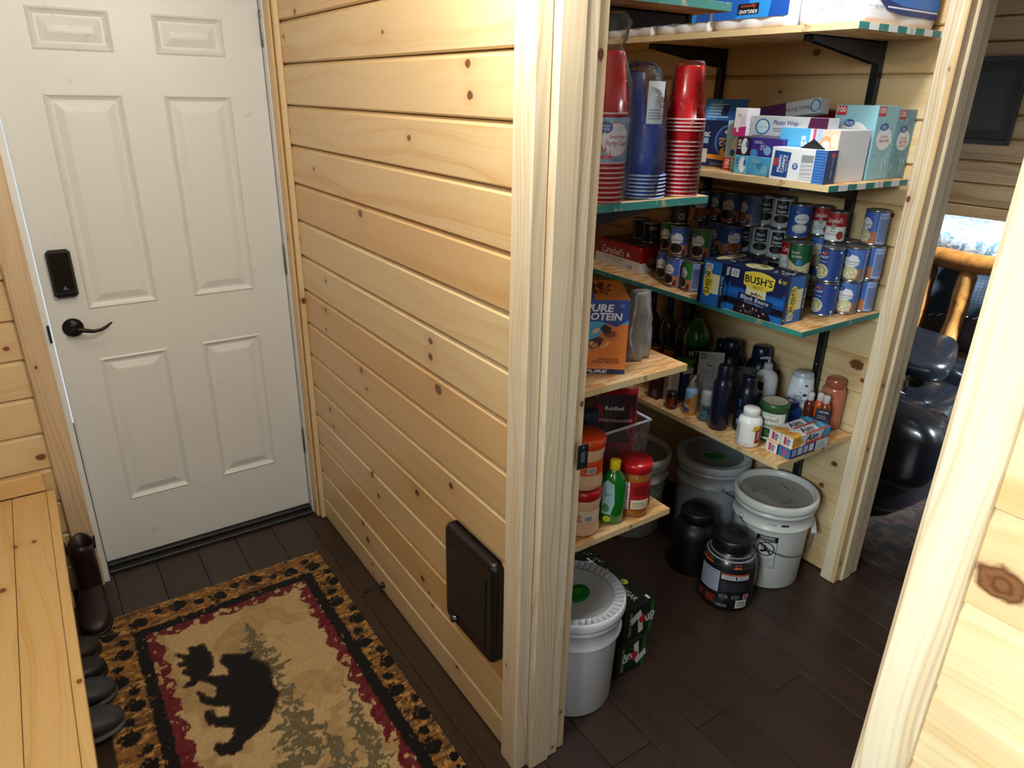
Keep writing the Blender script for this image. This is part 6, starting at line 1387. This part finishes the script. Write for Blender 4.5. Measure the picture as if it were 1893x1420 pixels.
# protein tubs
def ptub(t, r, h, lr, mat):
    mb = MB(); mb.lathe([(0, .006), (r*.8, 0), (r*.94, .004), (r, .02), (r, h*.55), (r*.985, h*.64), (r*.93, h*.72), (r*.80, h*.79), (r*.68, h*.82), (r*.67, h*.86)], mat, n=44); mb.build('body', t)
    mb = MB(); mb.lathe([(lr, h*.84), (lr*1.02, h*.845), (lr*1.02, h*.985), (lr*.97, h), (lr*.6, h), (lr*.58, h*.995), (0, h*.995)], M('#101012', .38), n=48, wob=lambda a, z: 1+(.006*math.sin(a*48) if z < h*.97 else 0)); mb.build('lid', t)
t = thing('protein_tub', 'black protein powder tub with white nutrition panel and orange print', 'tub', (1.184, -1.438, .0005), math.radians(-58)); r, h = .100, .275; ptub(t, r, h, .069, M('#17181c', .3, coat=.3))
mb = MB(); mb.lathe([(r+.0006, .02), (r+.0006, h*.55), (r*.985+.0008, h*.635)], M('#15171d', .3, coat=.2), n=48); a = Art(mb, lambda u, v, off: ((r+.001+off*1.6)*math.cos(-PI/2+u*1.4/r), (r+.001+off*1.6)*math.sin(-PI/2+u*1.4/r), (v-.02)*1.08+.02), du=.007)
a.rect(-.074, .075, -.014, .160, P('#a9b0c4')); a.text('Nutrition Facts', -.044, .153, .007, P('#1d2433'), wid=.046, bold=.01); a.lines(-.070, .082, -.020, .146, 9, P('#3f465a'), .18)
a.rect(-.010, .134, .062, .156, P('#c9ccd2')); a.rect(-.010, .151, .062, .158, P('#c05a2c')); a.rect(.026, .137, .030, .149, P('#15171d')); a.lines(.0, .138, .02, .149, 4, P('#6a6e78'), .3, vert=True); a.lines(.036, .138, .056, .149, 4, P('#6a6e78'), .3, vert=True)
a.lines(-.008, .088, .060, .128, 8, P('#4a4e56'), .35); a.lines(-.074, .030, -.052, .062, 5, P('#9a3f24'), .5); a.lines(-.046, .030, -.014, .062, 5, P('#9a3f24'), .5)
a.ell(.002, .066, .011, .010, P('#7a8088')); a.ell(.002, .066, .009, .008, P('#1c2028')); a.rect(-.007, .063, .011, .069, P('#7a8088')); a.ell(.032, .066, .011, .010, P('#7a8088')); a.ell(.032, .066, .0095, .0085, P('#15171d')); a.text('NSF', .032, .066, .007, P('#a9aeb4')); a.rect(.052, .058, .068, .076, P('#c9a0a8')); a.rect(.055, .061, .065, .073, P('#b04a58'))
a.bars(.034, .022, .064, .054); a.text('ISO', .0, .030, .009, P('#8ab0b8'), bold=.02, wid=.026); mb.build('paper_label', t)
mb = MB(); mb.lathe([(r*.955, h*.683), (r*.90, h*.735)], P('#d4c8be'), n=48); mb.lathe([(r*.87, h*.758), (r*.74, h*.808)], M('#8a8a92', .3), n=48); a = mb.cyl_art(r*.93, a0=-PI/2-.9, rfn=lambda v: r*.957+(r*.90-r*.955)*(v-h*.683)/(h*.052)); a.rect(-.03, h*.684, .03, h*.734, P('#d0602c')); a.rect(.11, h*.684, .135, h*.734, P('#c0603c')); mb.build('shoulder_band', t)
t = thing('protein_tub', 'plain matt black tub behind the labelled protein tub', 'tub', (1.222, -1.232, .0005), 0); ptub(t, .092, .262, .064, M('#0e0e10', .42))
# soda cartons
def seven(flip):
    def f(a, W, H):
        a.rect(0, 0, W, H, P('#0f2016')); a.poly([(W*.86, 0), (W, 0), (W, H), (W*.90, H)], P('#1f6a34')); bean_specks(a, W*.5, H*.5, W*.4, H*.4, ['#1c5a2c', '#2c7a3c', '#14381f'], 26, 3 if flip else 9, .004); a.n = 8
        cx, cy = W*.62, H*.52; s = -1 if flip else 1
        def pt(x, y): return (cx+s*(x*.94-y*.34)*H, cy+s*(x*.34+y*.94)*H)
        a.poly([pt(-.36, .30), pt(.02, .38), pt(.04, .24), pt(-.06, -.36), pt(-.24, -.36), pt(-.12, .14), pt(-.38, .08)], P('#dfe6e2')); a.ell(*pt(.02, .02), H*.13, H*.13, P('#c8202c'))
        a.text('up', *pt(.26, -.04), H*.30, P('#dfe6e2'), wid=H*.34, bold=.03, rot=.35+(PI if flip else 0)); a.text('ZERO SUGAR', W*.2, H*.5, H*.09, P('#c9d0c0'), rot=PI/2, wid=H*.8)
    return f
def seven_top(a, W, H):
    a.rect(0, 0, W, H, P('#10160f')); a.text('ZERO', W*.52, H*.56, W*.30, WH, rot=-PI/2, wid=H*.34, bold=.02); a.text('SUGAR', W*.58, H*.17, W*.17, P('#b9c0b4'), rot=-PI/2, wid=H*.20, bold=.02)
    a.ell(W*.82, H*.30, W*.10, H*.035, P('#c9c03a')); a.ell(W*.78, H*.31, W*.05, H*.02, P('#3a8a3c')); a.rect(W*.88, H*.03, W*.96, H*.08, WH); bean_specks(a, W*.8, H*.7, W*.15, H*.25, ['#2c7a3c', '#b9c8b4', '#1f4a28'], 26, 5, .004)
SG = 'dark green soda cartons'
carton('soda_carton', 'dark green soda can carton, lower of the two beside the white bucket', 'carton', (.608, -1.328, .0005), 0, .125, .40, .124, '#0f2016', {'-y': seven(True), '+x': lambda a, W, H: a.rect(0, 0, W, H, P('#12351e')), '+z': seven_top}, SG)
carton('soda_carton', 'dark green soda can carton with a black top, upper of the two', 'carton', (.638, -1.318, .1250), 0, .125, .40, .124, '#0f2016', {'-y': seven(False), '+x': lambda a, W, H: a.rect(0, 0, W, H, P('#17522a')), '+z': seven_top}, SG)
# ================================================================== boots and shoes under the bench
BO = M('#1d0c0f', .45, vary=.25, bump=.3); BO2 = M('#1f1a18', .6, vary=.2); SO = M('#0e0d0d', .6); GRY = M('#2c2f33', .6, vary=.2)
def shoe_rings(L, W, prof, n=20):
    """prof: (x 0..1 along the foot, half width, height, floor lift)"""
    rings = []
    for x, hw, h, lift in prof:
        R_ = []
        for i in range(n):
            th = 2*PI*i/n; c_, s_ = math.cos(th), math.sin(th)
            R_.append((x*L, hw*W*math.copysign(abs(c_)**.8, c_), lift+max(0, h)*(.5+.5*math.copysign(abs(s_)**.7, s_))))
        rings.append(R_)
    return rings
def shoe(label, loc, rz, mat, shaft=0.0, group='footwear under the bench', collar=None):
    t = thing('shoe' if shaft < .1 else 'boot', label, 'shoe' if shaft < .1 else 'boot', loc, rz, group)
    L, W = .29, .105
    mb = MB(); mb.loft(shoe_rings(L, W, [(0, .18, .018, .001), (.03, .34, .026, 0), (.15, .40, .028, 0), (.35, .36, .024, .001), (.55, .42, .022, 0), (.75, .50, .022, 0), (.9, .42, .022, .003), (.98, .24, .018, .008), (1.0, .08, .010, .012)]), SO if not collar else collar); mb.build('sole', t)
    hs = [(.02, .20, .06, .02), (.06, .33, .085, .02), (.16, .37, .095, .02), (.30, .35, .090, .02), (.45, .38, .078, .018), (.6, .44, .062, .018), (.78, .47, .050, .018), (.9, .38, .042, .018), (.975, .20, .030, .018), (.99, .06, .02, .02)]
    mb = MB(); mb.loft(shoe_rings(L, W, hs), mat); mb.build('upper', t)
    if shaft:
        rings = []
        for k in range(9):
            q = k/8; z = .085+shaft*q; rx = .052+.006*math.sin(q*3)+.022*q*q; ry = .038+.004*q; R_ = []
            for i in range(24):
                th = 2*PI*i/24; w_ = 1+.07*mnoise.noise(Vector((math.cos(th)*1.5, math.sin(th)*1.5, z*14+rz)))
                R_.append((.070+rx*w_*math.cos(th)-.01*q, ry*w_*math.sin(th), z+.020*q*math.cos(th)**2+.012*q*math.cos(th)))
            rings.append(R_)
        inner = []
        for k in (8, 6): inner.append([(x*.90+.0065, y*.88, z-(8-k)*.018-.002) for x, y, z in rings[k]])
        mb = MB(); mb.loft(rings+inner, mat, caps=False); mb.build('shaft', t)
        for s in (-1, 1):
            mb = MB(); p = rings[8][6 if s > 0 else 18]; mb.tube([(p[0]-.012, p[1], p[2]-.02), (p[0], p[1]+s*.003, p[2]+.022), (p[0]+.012, p[1], p[2]-.02)], .0035, mat); mb.build('pull_strap', t)
    else:
        mb = MB(); mb.lathe([(.030, .0), (.034, .004), (.030, .008)], BLACK, n=20, sx=1.35); mb.build('collar', t, (.085, 0, .108))
        for k in range(4):
            mb = MB(); x = .145+k*.018; z = .098-k*.010; mb.tube([(x, -.018, z), (x+.004, 0, z+.006), (x, .018, z)], .0022, M('#3a3c3e', .6)); mb.build('lace', t)
    return t
shoe('dark maroon leather pull-on boot beside the door casing, toe toward the viewer', (-.822, -.135, .0005), math.radians(-92), BO, .165)
shoe('dark maroon leather pull-on boot tucked deeper under the bench', (-.985, -.150, .0005), math.radians(-90), BO, .135)
t = shoe('brown low shoe with a loose lace, toe toward the rug corner', (-1.115, -.500, .0005), math.radians(3), BO2)
mb = MB(); pts = []
for i in range(15):
    q = i/14; pts.append((.23+.12*math.sin(q*PI), .01+.05*q, .060*(1-q)**2+.004))
mb.tube(pts, .0016, M('#4a4038', .7), n=6); mb.build('loose_lace', t)
shoe('black shoe pointing out from under the bench beside the paw print border', (-1.110, -.618, .0095), math.radians(2), M('#111214', .5))
shoe('dark grey running shoe with pale sole rim, nearer pair, further one', (-1.095, -.735, .0105), math.radians(3), GRY, collar=M('#3c4044', .6))
shoe('dark grey running shoe with pale sole rim, nearest to the viewer', (-1.090, -.850, .0105), math.radians(-2), GRY, collar=M('#4a4e52', .6))

# ================================================================== living room through the far doorway
LEA = M('#0c0e12', .26, coat=.35, vary=.15)
t = thing('recliner', 'black leather recliner seen through the far doorway', 'recliner', (2.62, -1.10, .011), math.radians(0))
mb = MB(); mb.sup(0, 0, .17, .50, .46, .165, LEA, e=.35, amp=.02, fr=9); mb.build('base', t)
mb = MB(); mb.sup(-.36, -.04, .36, .155, .50, .20, LEA, e=.5, amp=.04, fr=14, seed=3); mb.build('armrest', t)
mb = MB(); mb.sup(.02, -.06, .36, .26, .36, .14, LEA, e=.45, amp=.04, fr=12, seed=7); mb.build('seat', t)
mb = MB(); mb.sup(.36, -.04, .36, .13, .50, .20, LEA, e=.5, amp=.03, fr=14, seed=9); mb.build('armrest', t)
mb = MB(); mb.sup(.00, .36, .50, .38, .15, .32, LEA, e=.45, amp=.05, fr=9, seed=12); bk = mb.build('backrest', t)
mb = MB(); mb.tube([(-.51, -.30, .055), (-.515, -.02, .075), (-.50, .30, .10)], .028, LEA); mb.build('bottom_roll', t)
mb = MB(); mb.tube([(-.24, -.42, .50), (-.20, -.20, .53), (-.18, .12, .54)], .0035, M('#c9c4bc', .4)); mb.build('seam_piping', t)
t = thing('cushion', 'dark leather cushion on the recliner against the log posts', 'cushion', (2.74, -1.22, .636), math.radians(20)); t.rotation_euler = (.1, -.15, .35)
mb = MB(); mb.sup(0, 0, 0, .20, .16, .065, LEA, e=.55, amp=.06, fr=10, seed=4); mb.build('cover', t)
# log bed frame
t = thing('log_bed', 'rustic log bed end with peeled rails and posts', 'bed frame', (3.20, -1.25, 0))
def log(name, a, b, r, seed):
    mb = MB(); a, b = Vector(a), Vector(b); n = 14; pts = []; rs = []
    for i in range(n+1):
        q = i/n; p = a.lerp(b, q); p += Vector((mnoise.noise(p*6+Vector((seed, 0, 0))), mnoise.noise(p*6+Vector((0, seed, 0))), mnoise.noise(p*6)))*.010
        pts.append(p); rs.append(r*(1+.10*mnoise.noise(p*9+Vector((seed, seed, 0))))*(.6 if i in (0, n) else 1))
    mb.tube(pts, rs, LOG, n=14); o = mb.build(name, t); return o
log('rail', (0, .62, 1.010), (0, -.75, 1.030), .050, 1)
log('rail', (0, .62, .470), (0, -.75, .470), .042, 4)
for y, r, s in ((.30, .044, 2), (.105, .045, 3), (-.115, .038, 5), (-.34, .040, 7), (-.56, .042, 8)): log('post', (0.0, y, .45), (0.0, y-.01, .985), r, s)
log('foot_post', (.02, .60, 0), (.02, .60, 1.12), .06, 11); log('foot_post', (.02, -.72, 0), (.02, -.72, 1.12), .06, 13)
t = thing('quilt', 'white and pale blue patterned quilt in sunlight over the log rail', 'quilt', (3.62, -1.20, .985))
def quiltm():
    q = NT('quilt_print'); tc = q.nt.nodes.new('ShaderNodeTexCoord'); n = q.noise(tc.outputs['Object'], 26, 3, 1.2)
    q.L(q.ramp(n, [(.40, '#e6ecf0'), (.52, '#b9d0dc'), (.62, '#6d93a8')]), q.b.inputs['Base Color']); q.b.inputs['Roughness'].default_value = .8; return q.m
mb = MB(); mb.sup(0, 0, .085, .33, .66, .085, quiltm(), e=.4, amp=.05, fr=5, seed=2); mb.build('cover', t)
t = thing('throw_blanket', 'dark woven blanket with a light fringe hanging behind the log posts', 'blanket', (3.295, -1.25, .70))
mb = MB(); rings = []
gx = [(-.0, y*.045-.60, 0) for y in range(27)]
vs = []; nz = 8
for j in range(nz+1):
    for i in range(27): vs.append((.018*math.sin(i*1.1)+.01*math.sin(j), i*.045-.60, .27-.034*j*(1+.10*math.sin(i*.35))))
fs = [(j*27+i, j*27+i+1, (j+1)*27+i+1, (j+1)*27+i) for j in range(nz) for i in range(26)]
def blank():
    q = NT('woven_blanket'); tc = q.nt.nodes.new('ShaderNodeTexCoord'); x, y, z = q.sep(tc.outputs['Object'])[:3]
    g = q.math('MAXIMUM', q.math('SINE', q.math('MULTIPLY', y, 380)), q.math('SINE', q.math('MULTIPLY', z, 380)))
    q.L(q.mix(q.math('MULTIPLY', g, .5, clamp=True), '#1c2733', '#3c4c5c'), q.b.inputs['Base Color']); q.b.inputs['Roughness'].default_value = .85; return q.m
mb.raw(vs, fs, blank(), True); mb.build('cloth', t)
mb = MB()
for i in range(26):
    z = .27-.034*8*(1+.10*math.sin(i*.35)); mb.tube([(.018*math.sin(i*1.1), i*.045-.60, z), (.0, i*.045-.578, z-.012)], .003, M('#c9d0d4', .7), n=5)
mb.build('fringe', t)
t = thing('pillow', 'dark teal pillow on the bed behind the quilt', 'pillow', (3.88, -.30, 1.12), 0)
mb = MB(); mb.sup(0, 0, 0, .16, .24, .12, M('#2f464c', .8), e=.6, amp=.05, fr=6); mb.build('cover', t)
mb = MB(); mb.box(3.34, -1.9, .50, 4.15, -.1, .975, M('#2a1614', .8), c=.03); o = mb.build('mattress'); tag(o, 'dark red-brown mattress and bedding behind the log posts', 'mattress')
# picture on the living room wall
t = thing('picture_frame', 'dark framed picture on the living room wall', 'picture', (4.178, -.62, 1.785))
mb = MB()
for a, b in (((-.012, -.17, -.245), (0, -.145, .245)), ((-.012, .145, -.245), (0, .17, .245)), ((-.012, -.145, .215), (0, .145, .245)), ((-.012, -.145, -.245), (0, .145, -.215))): mb.box(*a, *b, M('#17110d', .4), c=.002)
mb.build('frame', t)
mb = MB(); mb.box(-.005, -.145, -.215, -.002, .145, .215, M('#1d1a16', .6)); a = mb.side('-x', -.005, -.145, -.215, -.002, .145, .215); a.rect(.04, .05, .25, .38, P('#171512')); a.rect(.05, .06, .24, .2, P('#2c241b')); a.poly([(.06, .2), (.12, .3), (.15, .24), (.19, .32), (.235, .2)], P('#1f221c')); mb.build('print', t)
# dark rug on the living room floor
t = thing('area_rug', 'dark patterned rug on the living room floor below the recliner', 'rug', (2.75, -1.3, 0))
def drug():
    q = NT('dark_rug'); tc = q.nt.nodes.new('ShaderNodeTexCoord'); n = q.noise(tc.outputs['Object'], 9, 5, 1.0)
    q.L(q.ramp(n, [(.35, '#120d0c'), (.48, '#1d1614'), (.55, '#3a2c20'), (.62, '#2a1414'), (.75, '#14100e')]), q.b.inputs['Base Color']); q.b.inputs['Roughness'].default_value = .95; return q.m
mb = MB(); mb.box(-.90, -1.0, .0, .36, 1.4, .010, drug(), c=.003); mb.build('pile', t)
print('objects', len(bpy.data.objects))
